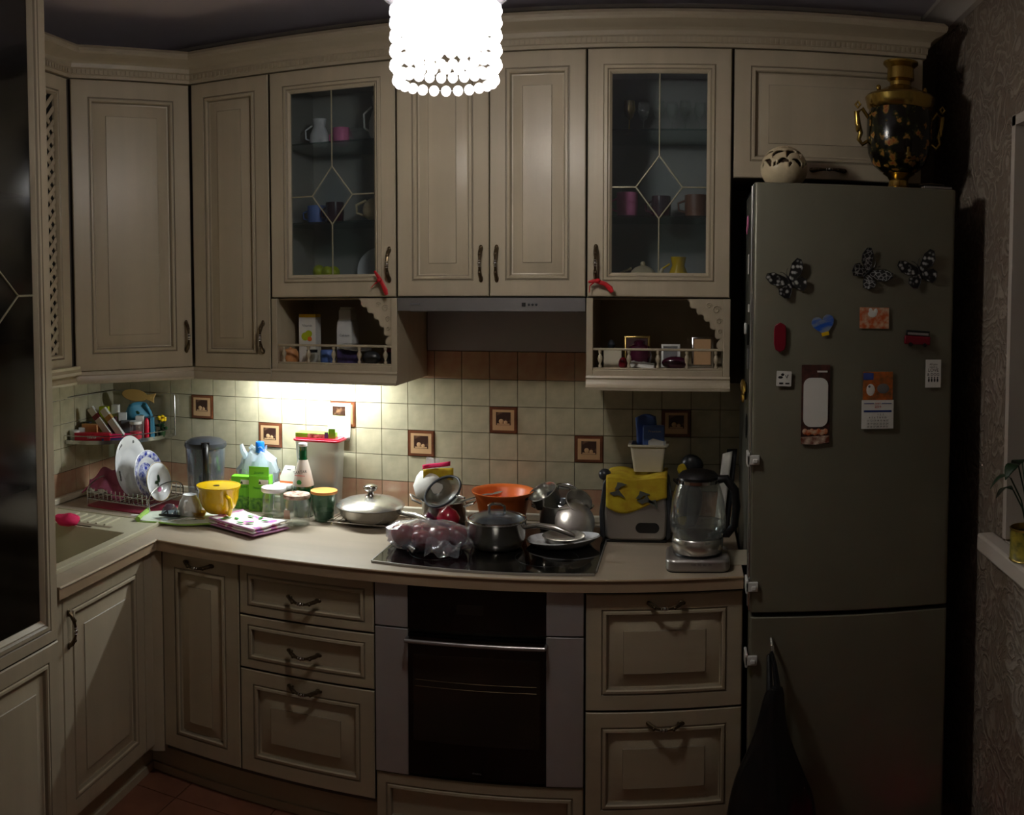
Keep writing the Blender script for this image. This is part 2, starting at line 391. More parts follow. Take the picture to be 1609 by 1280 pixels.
def solo(name, mb, mats, label, cat, loc=(0, 0, 0), rz=0, group=None, rot=None, **k):
    return tag(part(name, mb, mats, None, loc, rot or (0, 0, rz), **k), label, cat, group)
def struct(name, mb, mats, parent=None, **k):
    o = part(name, mb, mats, parent, **k)
    if parent is None: o['kind'] = 'structure'
    return o
def text(name, body, size, m_, parent, loc, rot=(PI / 2, 0, 0), ext=0.0002, ax='CENTER', space=1.0):
    cu = bpy.data.curves.new(name, 'FONT'); cu.body = body; cu.size = size; cu.extrude = ext; cu.align_x = ax; cu.align_y = 'CENTER'; cu.space_character = space
    cu.resolution_u = 2
    tmp = bpy.data.objects.new(name, cu); C.objects.link(tmp)
    me = bpy.data.meshes.new_from_object(tmp.evaluated_get(bpy.context.evaluated_depsgraph_get()))
    bpy.data.objects.remove(tmp); bpy.data.curves.remove(cu)
    me.materials.clear(); me.materials.append(M[m_])
    return link(name, me, parent, loc, rot)
def rr(x0, z0, x1, z1, r, n=5):
    out = []
    for cx, cz, a0 in ((x1 - r, z0 + r, -90), (x1 - r, z1 - r, 0), (x0 + r, z1 - r, 90), (x0 + r, z0 + r, 180)):
        for k in range(n + 1):
            a = R(a0 + 90 * k / n); out.append((cx + r * math.cos(a), cz + r * math.sin(a)))
    return out

# ------------------------------------------------------------------ layout functions
A5 = R(5); S5, C5 = math.sin(A5), math.cos(A5)
def L(u, v): return (u * S5 + v * C5, -u * C5 + v * S5)        # u along the left wall from the corner, v out of it
AL = R(95)                                                   # turn of things that face away from the left wall
def yf(x):                                                    # bowed worktop edge
    P = ((.68, -.70), (1.6, -.708), (2.59, -.61)); s = 0
    for i, (a, b) in enumerate(P):
        l = b
        for j, (c, _) in enumerate(P):
            if j != i: l *= (x - c) / (a - c)
        s += l
    return s
ZC = 0.864
ZCE = 2.72
XW = 3.325

# ------------------------------------------------------------------ room shell
mb = MB().box(-0.6, 3.6, -4.6, 0.12, -0.1, -0.006); floor = struct('floor', mb, 'floorgrout')
tm = mesh('tile', MB().box(0.002, 0.328, 0.002, 0.328, -0.006, 0), 'floortile', smooth=False)
for i in range(10):
    for j in range(8):
        link('tile', tm, floor, (0.12 + i * 0.33, -0.42 - (j + 1) * 0.33, 0))
mb = MB().box(-0.6, 3.6, -4.6, 0.12, ZCE, ZCE + 0.1); struct('ceiling', mb, 'plasterc')
mb = MB().box(-0.1, 3.5, 0.008, 0.12, 0, ZCE); wb = struct('wall_back', mb, 'grout')
mb = MB().prism([L(-0.1, -0.008), L(4.5, -0.008), L(4.5, -0.12), L(-0.1, -0.12)], 0, ZCE); wl = struct('wall_left', mb, 'frontwall')
mb = MB().box(-0.6, 3.6, -4.6, -4.48, 0, ZCE); struct('wall_front', mb, 'frontwall')
# right wall with a window opening (y -0.865 .. -2.3, z 1.0 .. 2.28)
WY0, WY1, WZ0, WZ1 = -0.835, -2.3, 0.975, 2.23
mb = MB()
mb.box(XW, XW + 0.3, WY0, 0.12, 0, ZCE); mb.box(XW, XW + 0.3, -4.6, WY1, 0, ZCE)
mb.box(XW, XW + 0.3, WY1, WY0, 0, WZ0); mb.box(XW, XW + 0.3, WY1, WY0, WZ1, ZCE)
wr = struct('wall_right', mb, 'wallpaper')
mb = MB()                                                     # window reveal trim
mb.box(XW - 0.006, XW + 0.2, WY0 - 0.03, WY0 - 0.002, WZ0 + 0.04, WZ1, 0); mb.box(XW - 0.006, XW + 0.2, WY1 + 0.002, WY1 + 0.03, WZ0 + 0.04, WZ1)
mb.box(XW - 0.006, XW + 0.2, WY1, WY0, WZ1 - 0.03, WZ1 - 0.002)
struct('trim_1', mb, 'mould')
mb = MB().box(XW - 0.055, XW - 0.0, WY1 - 0.1, WY0 + 0.085, WZ0 - 0.02, WZ0 + 0.035).box(XW, XW + 0.2, WY1, WY0, WZ0, WZ0 + 0.035)
struct('trim_2', mb, 'mould', bevel=0.008)
win = link('window_1', None, None, (XW + 0.2, 0, 0)); win['kind'] = 'structure'
mb = MB()
for y0, y1, z0, z1 in ((WY0 - 0.08, WY0 - 0.03, WZ0, WZ1), (WY1, WY1 + 0.06, WZ0, WZ1), (-1.6, -1.54, WZ0, WZ1), (WY1, WY0 - 0.03, WZ0, WZ0 + 0.08), (WY1, WY0 - 0.03, WZ1 - 0.06, WZ1)):
    mb.box(-0.03, 0.03, y0, y1, z0, z1)
part('window_frame', mb, 'white', win, bevel=0.004)
part('pane', MB().box(-0.004, 0.004, WY1 + 0.05, WY0 - 0.05, WZ0 + 0.06, WZ1 - 0.05), 'glass', win)
mb = MB().box(XW + 0.3, XW + 0.34, WY1 - 0.2, WY0 + 0.2, WZ0 - 0.2, WZ1 + 0.2); struct('night_panel', mb, 'rubber')  # black panel standing in for the dark night beyond the window
# ceiling cove on the right wall and above the back wall
def cove(x0, y0, x1, y1, inx, iny):
    prof = [(0, 0), (0.075, 0), (0.072, -0.012), (0.05, -0.02), (0.025, -0.045), (0.016, -0.07), (0, -0.075)]
    m = MB(); vs = []
    for (x, y) in ((x0, y0), (x1, y1)):
        for a, z in prof: vs.append((x + inx * a, y + iny * a, ZCE + z))
    n = len(prof)
    fs = [(k, (k + 1) % n, n + (k + 1) % n, n + k) for k in range(n)] + [tuple(range(n)), tuple(range(n, 2 * n))]
    return m.add(vs, fs)
struct('trim_3', cove(XW, 0, XW, -4.48, -1, 0), 'mould')
struct('trim_4', cove(0, 0.008, XW - 0.078, 0.008, 0, -1), 'mould')

# ------------------------------------------------------------------ wall tiles
TP = 0.1065; TX0 = 0.411
plain = mesh('tile', MB().box(-TP / 2 + 0.0012, TP / 2 - 0.0012, 0, 0.008, 0.0012, 0.0988), 'tile', smooth=False)
pink = mesh('tile', MB().box(-TP / 2 + 0.0012, TP / 2 - 0.0012, 0, 0.008, 0.0012, 0.0988), 'tilepink', smooth=False)
def decor_mesh():
    m = MB(); m.box(-TP / 2 + 0.0012, TP / 2 - 0.0012, 0, 0.008, 0.0012, 0.0988, 0)
    m.box(-0.049, 0.049, -0.004, 0, 0.003, 0.097, 0); m.box(-0.041, 0.041, -0.0045, -0.004, 0.012, 0.089, 1)
    m.box(-0.028, 0.028, -0.005, -0.0045, 0.032, 0.080, 2)
    # fruit and jug of the little still life
    m.sphere((-0.008, -0.005, 0.046), (0.009, 0.0008, 0.009), 10, 6, 1); m.sphere((0.009, -0.005, 0.042), (0.007, 0.0008, 0.007), 10, 6, 1)
    m.box(-0.024, 0.024, -0.0054, -0.005, 0.033, 0.038, 1)
    return mesh('tile', m, ['tileframe', 'tilemat', 'tilepic'])
decor = decor_mesh()
def tile_at(i, row, me, wall, lab=None):
    o = link('tile', me, wall, (TX0 + (i + 0.5) * TP, 0, 1.3835 - 0.1 * (row + 1)))
    o.scale = (1, 1, 1)
    if lab: o['label'] = lab
DEC = {(0, 1): 1, (3, 2): 1, (6, 1): 1, (9, 2): 1, (12, 1): 1, (15, 2): 1, (18, 1): 1}
for i in range(-4, 22):
    for row in range(0, 5):
        if (i, row) in DEC: tile_at(i, row, decor, wb, 'brown framed picture tile with a small still life')
        elif row == 4: tile_at(i, row, pink, wb, 'terracotta border tile')
        else: tile_at(i, row, plain, wb)
pinkhi = mesh('tile', MB().box(-TP / 2 + 0.0012, TP / 2 - 0.0012, 0, 0.008, 0.0012, 0.1038), 'tilepink', smooth=False)
for i in range(9, 17):
    link('tile', pinkhi, wb, (TX0 + (i + 0.5) * TP, 0, 1.3835))['label'] = 'terracotta border tile'
for k in range(13):
    for row in range(0, 5):
        x, y = L((k + 0.5) * TP, 0)
        link('tile', pink if row == 4 else plain, wl, (x, y, 1.3835 - 0.1 * (row + 1)), (0, 0, AL))

# ------------------------------------------------------------------ worktop
mb = MB()
XC = 0.686
nx = 22
front = [(XC + (2.592 - XC) * k / nx, yf(XC + (2.592 - XC) * k / nx)) for k in range(nx + 1)]
poly = [(XC, 0.006), (XC, front[0][1])] + front[1:] + [(2.592, 0.006)]
mb.prism(poly, ZC - 0.038, ZC, 'xy', 0, 1)
UB0, UB1, VB0, VB1 = 0.76, 1.24, 0.15, 0.505                   # basin cut-out
p1 = L(0, 0)
def lpoly(u0, u1, v0, v1): return [L(u0, v0), L(u1, v0), L(u1, v1), L(u0, v1)]
cn = L(0.746, 0.62)
mb.prism([L(0, 0.001), L(UB0, 0.001), L(UB0, 0.62), (XC, front[0][1]), (XC, 0.006), (0.0, 0.006)], ZC - 0.038, ZC, 'xy', 0, 1)
mb.prism(lpoly(UB0, UB1, 0.001, VB0), ZC - 0.038, ZC, 'xy', 0, 1)
mb.prism(lpoly(UB0, UB1, VB1, 0.62), ZC - 0.038, ZC, 'xy', 0, 1)
mb.prism(lpoly(UB1, 1.345, 0.001, 0.62), ZC - 0.038, ZC, 'xy', 0, 1)
wt = solo('worktop', mb, ['counter', 'nosing'], 'pale oak L-shaped kitchen worktop with a bowed front edge', 'worktop')
# upstand along the walls
M['bead'] = mat('worktop_edge_highlight', rgb(206, 190, 168), 0.14, coat=0.5)
part('edge_highlight_tube', MB().tube([(*L(1.343, .6195), ZC - .0028), (XC - .0005, front[0][1], ZC - .0028)], .0042, 8), 'bead', wt)  # tubes added along the front edge to draw its highlight line
part('edge_highlight_tube', MB().tube([(x, y - .0003, ZC - .0030) for x, y in front], .0040, 8), 'nosing', wt)
mb = MB().prism([(0.02, -0.022), (2.592, -0.022), (2.592, -0.002), (0.02, -0.002)], ZC + 0.001, ZC + 0.026)
part('upstand', mb, 'cream2', wt, bevel=0.004)
mb = MB().prism([L(0.03, 0.002), L(1.342, 0.002), L(1.342, 0.024), L(0.03, 0.024)], ZC + 0.001, ZC + 0.026)
part('upstand', mb, 'cream2', wt, bevel=0.004)

# ------------------------------------------------------------------ cabinet pieces
def loops_panel(w_, h_, loops, mis, nx=1, bend=None, open_=False, th=0.02):
    """rectangular rings (inset, y, material) joined into a profiled door front; y is negative towards the viewer"""
    m = MB(); rings = []
    for (ins, y) in loops:
        ring = []
        x0, x1, z0, z1 = ins, w_ - ins, ins, h_ - ins
        for k in range(nx + 1): ring.append((x0 + (x1 - x0) * k / nx, y, z0))
        for k in range(nx + 1): ring.append((x1 - (x1 - x0) * k / nx, y, z1))
        rings.append(ring)
    n = 2 * (nx + 1); vs = [p for r_ in rings for p in r_]; fs = []; ms = []
    for i in range(len(rings) - 1):
        for k in range(n):
            k2 = (k + 1) % n
            fs.append((i * n + k, i * n + k2, (i + 1) * n + k2, (i + 1) * n + k)); ms.append(mis[i])
    o = (len(rings) - 1) * n
    if not open_:
        for k in range(nx): fs.append((o + k, o + k + 1, o + n - 2 - k, o + n - 1 - k)); ms.append(0)
        for k in range(nx): fs.append((k + 1, k, n - 1 - k, n - 2 - k)); ms.append(0)
    m.add(vs, fs, ms)
    if bend: m.warp(lambda p: Vector((p.x, p.y + bend(p.x), p.z)))
    return m
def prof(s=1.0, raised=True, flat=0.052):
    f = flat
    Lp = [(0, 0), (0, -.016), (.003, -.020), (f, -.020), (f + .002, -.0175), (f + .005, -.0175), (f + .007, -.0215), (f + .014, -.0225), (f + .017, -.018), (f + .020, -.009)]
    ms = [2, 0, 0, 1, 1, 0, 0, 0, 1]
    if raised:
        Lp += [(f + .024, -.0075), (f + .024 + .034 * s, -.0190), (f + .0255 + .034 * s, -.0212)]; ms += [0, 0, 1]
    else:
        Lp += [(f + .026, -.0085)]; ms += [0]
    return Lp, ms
def bow_handle(name, parent, x, z, y, vertical=True, ln=0.10, rot=0, drop=0.0):
    """arched bronze handle with leaf feet and a chrome knuckle in the middle"""
    m = MB(); pts = []; rs = []
    for k in range(13):
        t = k / 12; a = math.sin(PI * t)
        pts.append((-ln / 2 + ln * t, -0.004 - 0.024 * a ** 0.6, -drop * a)); rs.append(0.0038 + 0.0026 * (1 - a) + 0.0016 * abs(math.sin(3 * PI * t)))
    m.tube(pts, rs, 8, 0)
    for sx in (-1, 1):
        m.sphere((sx * ln / 2, -0.003, 0), (0.012, 0.004, 0.0075), 10, 6, 0)
        m.sphere((sx * ln * 0.30, -0.0255, -drop * 0.85), (0.0055, 0.0055, 0.0055), 8, 6, 0)
    m.sphere((0, -0.029, -drop), (0.0062, 0.0065, 0.0065), 10, 8, 1)
    for sx in (-1, 1): m.sphere((sx * 0.009, -0.0285, -drop), (0.003, 0.0055, 0.0055), 8, 6, 1)
    if vertical: m.tf(Matrix.Rotation(-PI / 2, 4, 'Y'))
    return part(name, m, ['bronze', 'chrome'], parent, (x, y, z), (0, 0, rot))
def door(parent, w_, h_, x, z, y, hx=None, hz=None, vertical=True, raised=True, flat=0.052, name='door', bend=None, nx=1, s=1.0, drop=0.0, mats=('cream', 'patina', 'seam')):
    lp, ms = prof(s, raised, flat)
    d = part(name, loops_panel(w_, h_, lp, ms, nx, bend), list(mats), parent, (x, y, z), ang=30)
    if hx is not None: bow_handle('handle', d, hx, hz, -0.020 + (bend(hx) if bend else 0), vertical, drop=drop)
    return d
ZT, ZDB, ZCB, ZV = 2.489, 1.693, 1.435, 1.393
YD = -0.349                                                   # back plane of the wall cabinet doors

# narrow wall cabinet
t = thing('wall_cabinet', 'tall narrow cream wall cabinet between the corner cabinet and the left glass-door cabinet', 'cabinet', (0.650, 0, ZCB))
part('body', MB().box(0.002, 0.322, YD + 0.001, -0.002, 0, ZT - ZCB), 'carcass', t)
door(t, 0.318, ZT - ZCB - 0.004, 0.004, 0.002, YD, 0.290, 0.115)
# corner wall cabinet (diagonal door)
PB = L(0.765, 0.305)
PA = (0.648, -0.366)
dx, dy = PA[0] - PB[0], PA[1] - PB[1]; DW = math.hypot(dx, dy); DA = math.atan2(dy, dx)
t = thing('corner_cabinet', 'diagonal corner wall cabinet with one wide panelled door', 'cabinet', (PB[0], PB[1], ZCB), DA)
inv = Matrix.Rotation(-DA, 4, 'Z') @ Matrix.Translation((-PB[0], -PB[1], 0))
def loc2(p, z=0): q = inv @ Vector((p[0], p[1], z)); return (q.x, q.y)
nrm = (math.sin(DA) , -math.cos(DA))
back = 0.021
body = [(PB[0] - nrm[0] * back + 0.004, PB[1] - nrm[1] * back), (PA[0] - nrm[0] * back - 0.004, PA[1] - nrm[1] * back), (0.648, -0.33), (0.648, -0.004), (0.012, -0.004), L(0.760, 0.002), L(0.762, 0.27)]
part('body', MB().prism([loc2(p) for p in body], 0, ZT - ZCB), 'carcass', t)
door(t, DW - 0.008, ZT - ZCB - 0.004, 0.004, 0.002, 0.02, DW - 0.034, 0.115, flat=0.062, s=1.25)
# lattice end cabinet on the left wall
t = thing('lattice_cabinet', 'shallow wall cabinet with a lattice door beside the tall dresser', 'cabinet', (*L(1.325, 0.284), ZCB), AL)
part('body', MB().box(0, 0.555, 0.004, 0.275, 0, ZT - ZCB), 'inside', t)
lw_ = 0.545; lh = ZT - ZCB - 0.004
lp = [(0, 0), (0, -.016), (.003, -.020), (.050, -.020), (.053, -.0175), (.056, -.021), (.063, -.021), (.068, -.012), (.068, -.001)]
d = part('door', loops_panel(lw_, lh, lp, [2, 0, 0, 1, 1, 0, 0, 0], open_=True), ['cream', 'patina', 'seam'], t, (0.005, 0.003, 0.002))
part('dark_backing', MB().box(0.067, lw_ - 0.067, -0.001, 0.0, 0.067, lh - 0.067), 'rubber', d)  # black sheet stands in for the dark cabinet inside behind the lattice
m = MB(); pitch = 0.046
for sg in (-1, 1):
    k = -12
    while k < 30:
        # strips along x = c + sg*z clipped to the opening
        c0 = k * pitch; pts = []
        zlo, zhi = 0.067, lh - 0.067; x0_, x1_ = 0.067, lw_ - 0.067
        za, zb = (x0_ - c0) * sg, (x1_ - c0) * sg
        a_, b_ = max(zlo, min(za, zb)), min(zhi, max(za, zb))
        if b_ - a_ > 0.01:
            yy = -0.006 if sg < 0 else -0.009
            pa, pb = Vector((c0 + sg * a_, yy, a_)), Vector((c0 + sg * b_, yy, b_))
            dr = (pb - pa).normalized(); nn = Vector((dr.z, 0, -dr.x)) * 0.008
            vs = []
            for y_ in (0, 0.003):
                for q in (pa - nn, pb - nn, pb + nn, pa + nn): vs.append((q.x, q.y + y_, q.z))
            m.add(vs, [(0, 1, 2, 3), (7, 6, 5, 4), (0, 4, 5, 1), (1, 5, 6, 2), (2, 6, 7, 3), (3, 7, 4, 0)])
        k += 1
part('lattice', m, 'cream', d, kind='stuff')

# glass-door wall cabinets
def cup(m, x, y, z, r, h, mi=0):
    m.lathe([(r * .7, 0), (r * .9, h * .2), (r, h * .6), (r, h), (r * .9, h), (r * .88, h * .3), (0.0, h * .15)], 18, (x, y, z), mi)
def glass_cab(name, label, x0, x1, hx):
    W_ = x1 - x0; H_ = ZT - ZDB
    t = thing(name, label, 'cabinet', (x0, 0, ZDB))
    m = MB(); m.box(0.001, 0.017, YD + .001, -.003, 0, H_); m.box(W_ - .017, W_ - .001, YD + .001, -.003, 0, H_); m.box(0.017, W_ - .017, YD + .001, -.003, 0, .018); m.box(0.017, W_ - .017, YD + .001, -.003, H_ - .018, H_); m.box(.017, W_ - .017, -.012, -.003, .018, H_ - .018)
    part('body', m, 'inside', t)
    for z in (0.262, 0.542): part('shelf', MB().box(.018, W_ - .018, YD + .03, -.014, z, z + .006), 'shelfglass', t)
    lp = [(0, 0), (0, -.016), (.003, -.020), (.050, -.020), (.052, -.0175), (.055, -.0215), (.063, -.022), (.067, -.018), (.070, -.019), (.078, -.010), (.078, -.001)]
    dw, dh = W_ - .006, H_ - .004
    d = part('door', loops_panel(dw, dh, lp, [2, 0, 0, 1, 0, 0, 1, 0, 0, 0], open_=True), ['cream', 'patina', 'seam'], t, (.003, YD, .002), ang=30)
    part('glass_pane', MB().box(.0782, dw - .0782, -.0085, -.0045, .0782, dh - .0782), 'glass', d)
    m = MB(); cx = dw / 2; cz = dh * 0.445; hw = 0.075; hh = 0.10; yy = -.0105; r = .0026
    a, b, c_, e = (cx, yy, cz + hh), (cx + hw, yy, cz), (cx, yy, cz - hh), (cx - hw, yy, cz)
    for p, q in ((a, b), (b, c_), (c_, e), (e, a), (a, (cx, yy, dh - .079)), (c_, (cx, yy, .079)), (b, (dw - .079, yy, cz)), (e, (.079, yy, cz))): m.tube([p, q], r, 6)
    part('leaded_cames', m, 'lead', d)
    m = MB(); ins = 0.009
    m.prism([(cx, cz + hh - ins), (cx + hw - ins, cz), (cx, cz - hh + ins), (cx - hw + ins, cz)], -.0150, -.0088, 'xz')
    part('bevelled_glass_diamond', m, 'glass', d, bevel=.005)
    bow_handle('handle', d, hx, 0.108, -.020)
    return t
glass_cab('glass_door_cabinet', 'left of two leaded glass-door wall cabinets, crockery inside, red ribbon on its handle', 0.976, 1.449, 0.445)
glass_cab('glass_door_cabinet', 'right leaded glass-door wall cabinet beside the fridge cabinet', 2.090, 2.556, 0.028)
def crock(name, x, y, z, r, h, m_, label, cat, kind='mug', group=None):
    m = MB()
    if kind == 'mug':
        m.lathe([(r * .75, 0), (r * .95, h * .1), (r, h * .5), (r * .98, h), (r * .88, h), (r * .88, h * .2), (0, h * .12)], 20)
    elif kind == 'jug':
        m.lathe([(r * .6, 0), (r, h * .2), (r, h * .45), (r * .6, h * .75), (r * .75, h), (r * .65, h), (r * .5, h * .75), (0, h * .3)], 20)
    elif kind == 'bowl':
        m.lathe([(r * .4, 0), (r * .5, h * .05), (r * .9, h * .6), (r, h), (r * .95, h), (r * .8, h * .55), (0, h * .15)], 24)
    elif kind == 'goblet':
        m.lathe([(r * .8, 0), (r * .75, h * .03), (r * .12, h * .08), (r * .1, h * .45), (r * .6, h * .52), (r, h * .75), (r * .85, h), (r * .8, h), (r * .9, h * .75), (0, h * .55)], 16)
    elif kind == 'plate':
        m.lathe([(r * .5, 0), (r, h), (r * .97, h * 1.3), (r * .5, h * .5), (0, h * .5)], 26).tf(Matrix.Rotation(R(72), 4, 'X')); m.mv(0, 0, r * .97)
    elif kind == 'teapot':
        m.sphere((0, 0, h * .45), (r, r, h * .45), 18, 10); m.tube([(r * .8, 0, h * .35), (r * 1.25, 0, h * .6), (r * 1.4, 0, h * .8)], [.012, .008, .006], 8); m.sphere((0, 0, h * .95), .009, 8, 6)
    o = solo(name, m, m_, label, cat, (x, y, z), 0, group)
    if kind in ('mug', 'jug', 'teapot'):
        hm = MB(); hm.tube([(-r * .85, 0, h * .25), (-r * 1.5, 0, h * .35), (-r * 1.55, 0, h * .65), (-r * .8, 0, h * .8)], r * .1, 6)
        part('handle', hm, m_, o)
    return o
z1, z2, z3 = ZDB + .0185, ZDB + .2685, ZDB + .5485
crock('jug', 1.095, -.19, z3, .036, .105, 'ceramic', 'white jug on the top shelf of the left glass cabinet, far left', 'jug', 'jug')
crock('mug', 1.185, -.20, z3, .030, .065, 'pinkcl', 'pink mug on the top shelf of the left glass cabinet', 'mug')
crock('bowl', 1.255, -.19, z3, .042, .055, 'jar', 'pale clear glass bowl on the top shelf of the left glass cabinet', 'bowl', 'bowl')
crock('carafe', 1.335, -.20, z3, .040, .165, 'white', 'tall white carafe on the top shelf of the left glass cabinet, at the right', 'carafe', 'jug')
crock('mug', 1.075, -.18, z2, .034, .07, 'bluecard', 'dark blue mug on the middle shelf of the left glass cabinet', 'mug')
crock('mug', 1.165, -.22, z2, .034, .075, 'maroon', 'dark maroon mug on the middle shelf of the left glass cabinet', 'mug')
crock('teapot', 1.315, -.19, z2, .05, .10, 'ballcer', 'cream teapot on the middle shelf of the left glass cabinet', 'teapot', 'teapot')
m = MB()
random.seed(3)
for k in range(9):
    m.sphere((random.uniform(-.045, .045), random.uniform(-.03, .03), .05 + random.uniform(0, .03)), random.uniform(.018, .026), 12, 8)
fb = thing('fruit_bowl', 'glass bowl of yellow-green fruit at the bottom of the left glass cabinet', 'bowl', (1.120, -.20, z1))
part('bowl', MB().lathe([(.03, 0), (.06, .02), (.075, .055), (.072, .055), (.056, .022), (0, .006)], 22), 'jar', fb)
part('fruit', m, 'limefruit', fb)
crock('plate', 1.295, -.10, z1, .085, .014, 'ceramic', 'white plate standing upright at the bottom of the left glass cabinet', 'plate', 'plate')
for k, (x, m_) in enumerate(((2.215, 'gold'), (2.262, 'jar'), (2.315, 'jar'), (2.360, 'jar'), (2.405, 'jar'), (2.455, 'jar'))):
    crock('goblet', x, -.19 + .03 * (k % 2), z3, .021, .115, m_, 'stemmed glass goblet with a golden tint on the top shelf, right glass cabinet' if k == 0 else ('', 'second', 'third', 'fourth', 'fifth', 'rightmost')[k] + ' stemmed glass from the left on the top shelf, right glass cabinet', 'glass', 'goblet', 'goblets on the top shelf')
crock('mug', 2.21, -.20, z2, .036, .085, 'pinkcl', 'dusty pink mug on the middle shelf of the right glass cabinet', 'mug')
crock('mug', 2.325, -.18, z2, .034, .075, 'maroon', 'dark mug behind the diamond pane of the right glass cabinet', 'mug')
crock('mug', 2.445, -.18, z2, .040, .08, 'floortile', 'terracotta brown mug on the middle shelf of the right glass cabinet', 'mug')
crock('teapot', 2.265, -.20, z1, .048, .10, 'ballcer', 'cream teapot at the bottom of the right glass cabinet', 'teapot', 'teapot')
crock('jug', 2.385, -.18, z1, .036, .12, 'yellow', 'small yellow jug at the bottom of the right glass cabinet', 'jug', 'jug')
crock('bowl', 2.475, -.18, z1, .045, .06, 'ltblue', 'pale blue bowl at the bottom of the right glass cabinet', 'bowl', 'bowl')

# middle cabinet above the hood
t = thing('wall_cabinet', 'two-door cream wall cabinet above the extractor hood', 'cabinet', (1.450, 0, ZDB))
part('body', MB().box(0, 0.639, YD + .001, -.002, 0, ZT - ZDB), 'carcass', t)
door(t, 0.316, ZT - ZDB - .004, .002, .002, YD, 0.290, 0.108)
door(t, 0.316, ZT - ZDB - .004, .321, .002, YD, 0.024, 0.108)
# fridge cabinet
t = thing('wall_cabinet', 'wide low cream wall cabinet above the fridge behind the samovar', 'cabinet', (2.558, 0, 2.078))
part('body', MB().box(0, 0.622, YD + .001, -.002, 0, ZT - 2.078), 'carcass', t)
door(t, 0.616, ZT - 2.078 - .004, .003, .002, YD, 0.305, 0.030, vertical=False)
# cornice along all the wall cabinets
t = thing('cornice', 'long cream crown cornice with a dentil band on top of the wall cabinets', 'cornice', (0, 0, 0))
path = [L(1.325, 0.305), L(0.765, 0.305), (0.650, -0.369), (3.182, -0.369), (3.182, -0.004)]
cprof = [(-.012, .001), (.004, .001), (.004, .012), (.008, .014), (.008, .032), (.014, .036), (.016, .050), (.026, .060), (.044, .068), (.056, .076), (.060, .084), (.060, .094), (.050, .106), (-.012, .106)]
def sweep(path, prof_, z0, closed_prof=True):
    m = MB(); vs = []; n = len(prof_)
    P_ = [Vector((p[0], p[1])) for p in path]
    for i, p in enumerate(P_):
        d0 = (P_[i] - P_[i - 1]).normalized() if i > 0 else None
        d1 = (P_[i + 1] - P_[i]).normalized() if i < len(P_) - 1 else None
        def nr(d): return Vector((d.y, -d.x))
        if d0 is None: nn = nr(d1)
        elif d1 is None: nn = nr(d0)
        else:
            nn = (nr(d0) + nr(d1)); nn = nn / (nn.length_squared / 2) if nn.length > 1e-6 else nr(d0)
        for o, z in prof_: vs.append((p.x + nn.x * o, p.y + nn.y * o, z0 + z))
    fs = []
    for i in range(len(P_) - 1):
        for k in range(n):
            k2 = (k + 1) % n; fs.append((i * n + k, i * n + k2, (i + 1) * n + k2, (i + 1) * n + k))
    fs += [tuple(range(n)), tuple((len(P_) - 1) * n + k for k in range(n))]
    return m.add(vs, fs)
part('moulding', sweep(path, cprof, ZT), ['creamx'], t, ang=25)
m = MB()
for i in range(len(path) - 1):
    a, b = Vector((*path[i], 0)), Vector((*path[i + 1], 0)); d = (b - a); ln = d.length; d.normalize(); n_ = Vector((d.y, -d.x, 0))
    k = 0.01
    while k < ln - 0.01:
        c = a + d * k + n_ * .008
        vs = []
        for zz in (ZT + .015, ZT + .030):
            for q in (c, c + d * .009, c + d * .009 + n_ * .004, c + n_ * .004): vs.append((q.x, q.y, zz))
        m.add(vs, [(0, 3, 2, 1), (4, 5, 6, 7), (0, 1, 5, 4), (1, 2, 6, 5), (2, 3, 7, 6), (3, 0, 4, 7)]); k += .0165
part('dentil', m, 'cream', t, kind='stuff')
# lower valance moulding (corner, narrow)
vprof = [(-.012, .0015), (.002, .0015), (.004, -.010), (.002, -.014), (.006, -.026), (.012, -.034), (.012, -.042), (-.012, -.042)]
t = thing('valance', 'cream light valance under the corner and lattice wall cabinets', 'valance', (0, 0, 0))
part('moulding', sweep([L(1.325, 0.305), L(0.765, 0.305), (0.650, -0.369), (0.974, -0.369)], vprof, ZCB), 'creamx', t, ang=25)
part('moulding', sweep([L(1.325, 0.318), L(0.765, 0.318)], [(-.012, -.0), (.014, -.0), (.016, .010), (.010, .02), (.012, .03), (-.012, .03)], ZCB - .006), 'creamx', t, ang=25, label='thicker moulding under the lattice door')

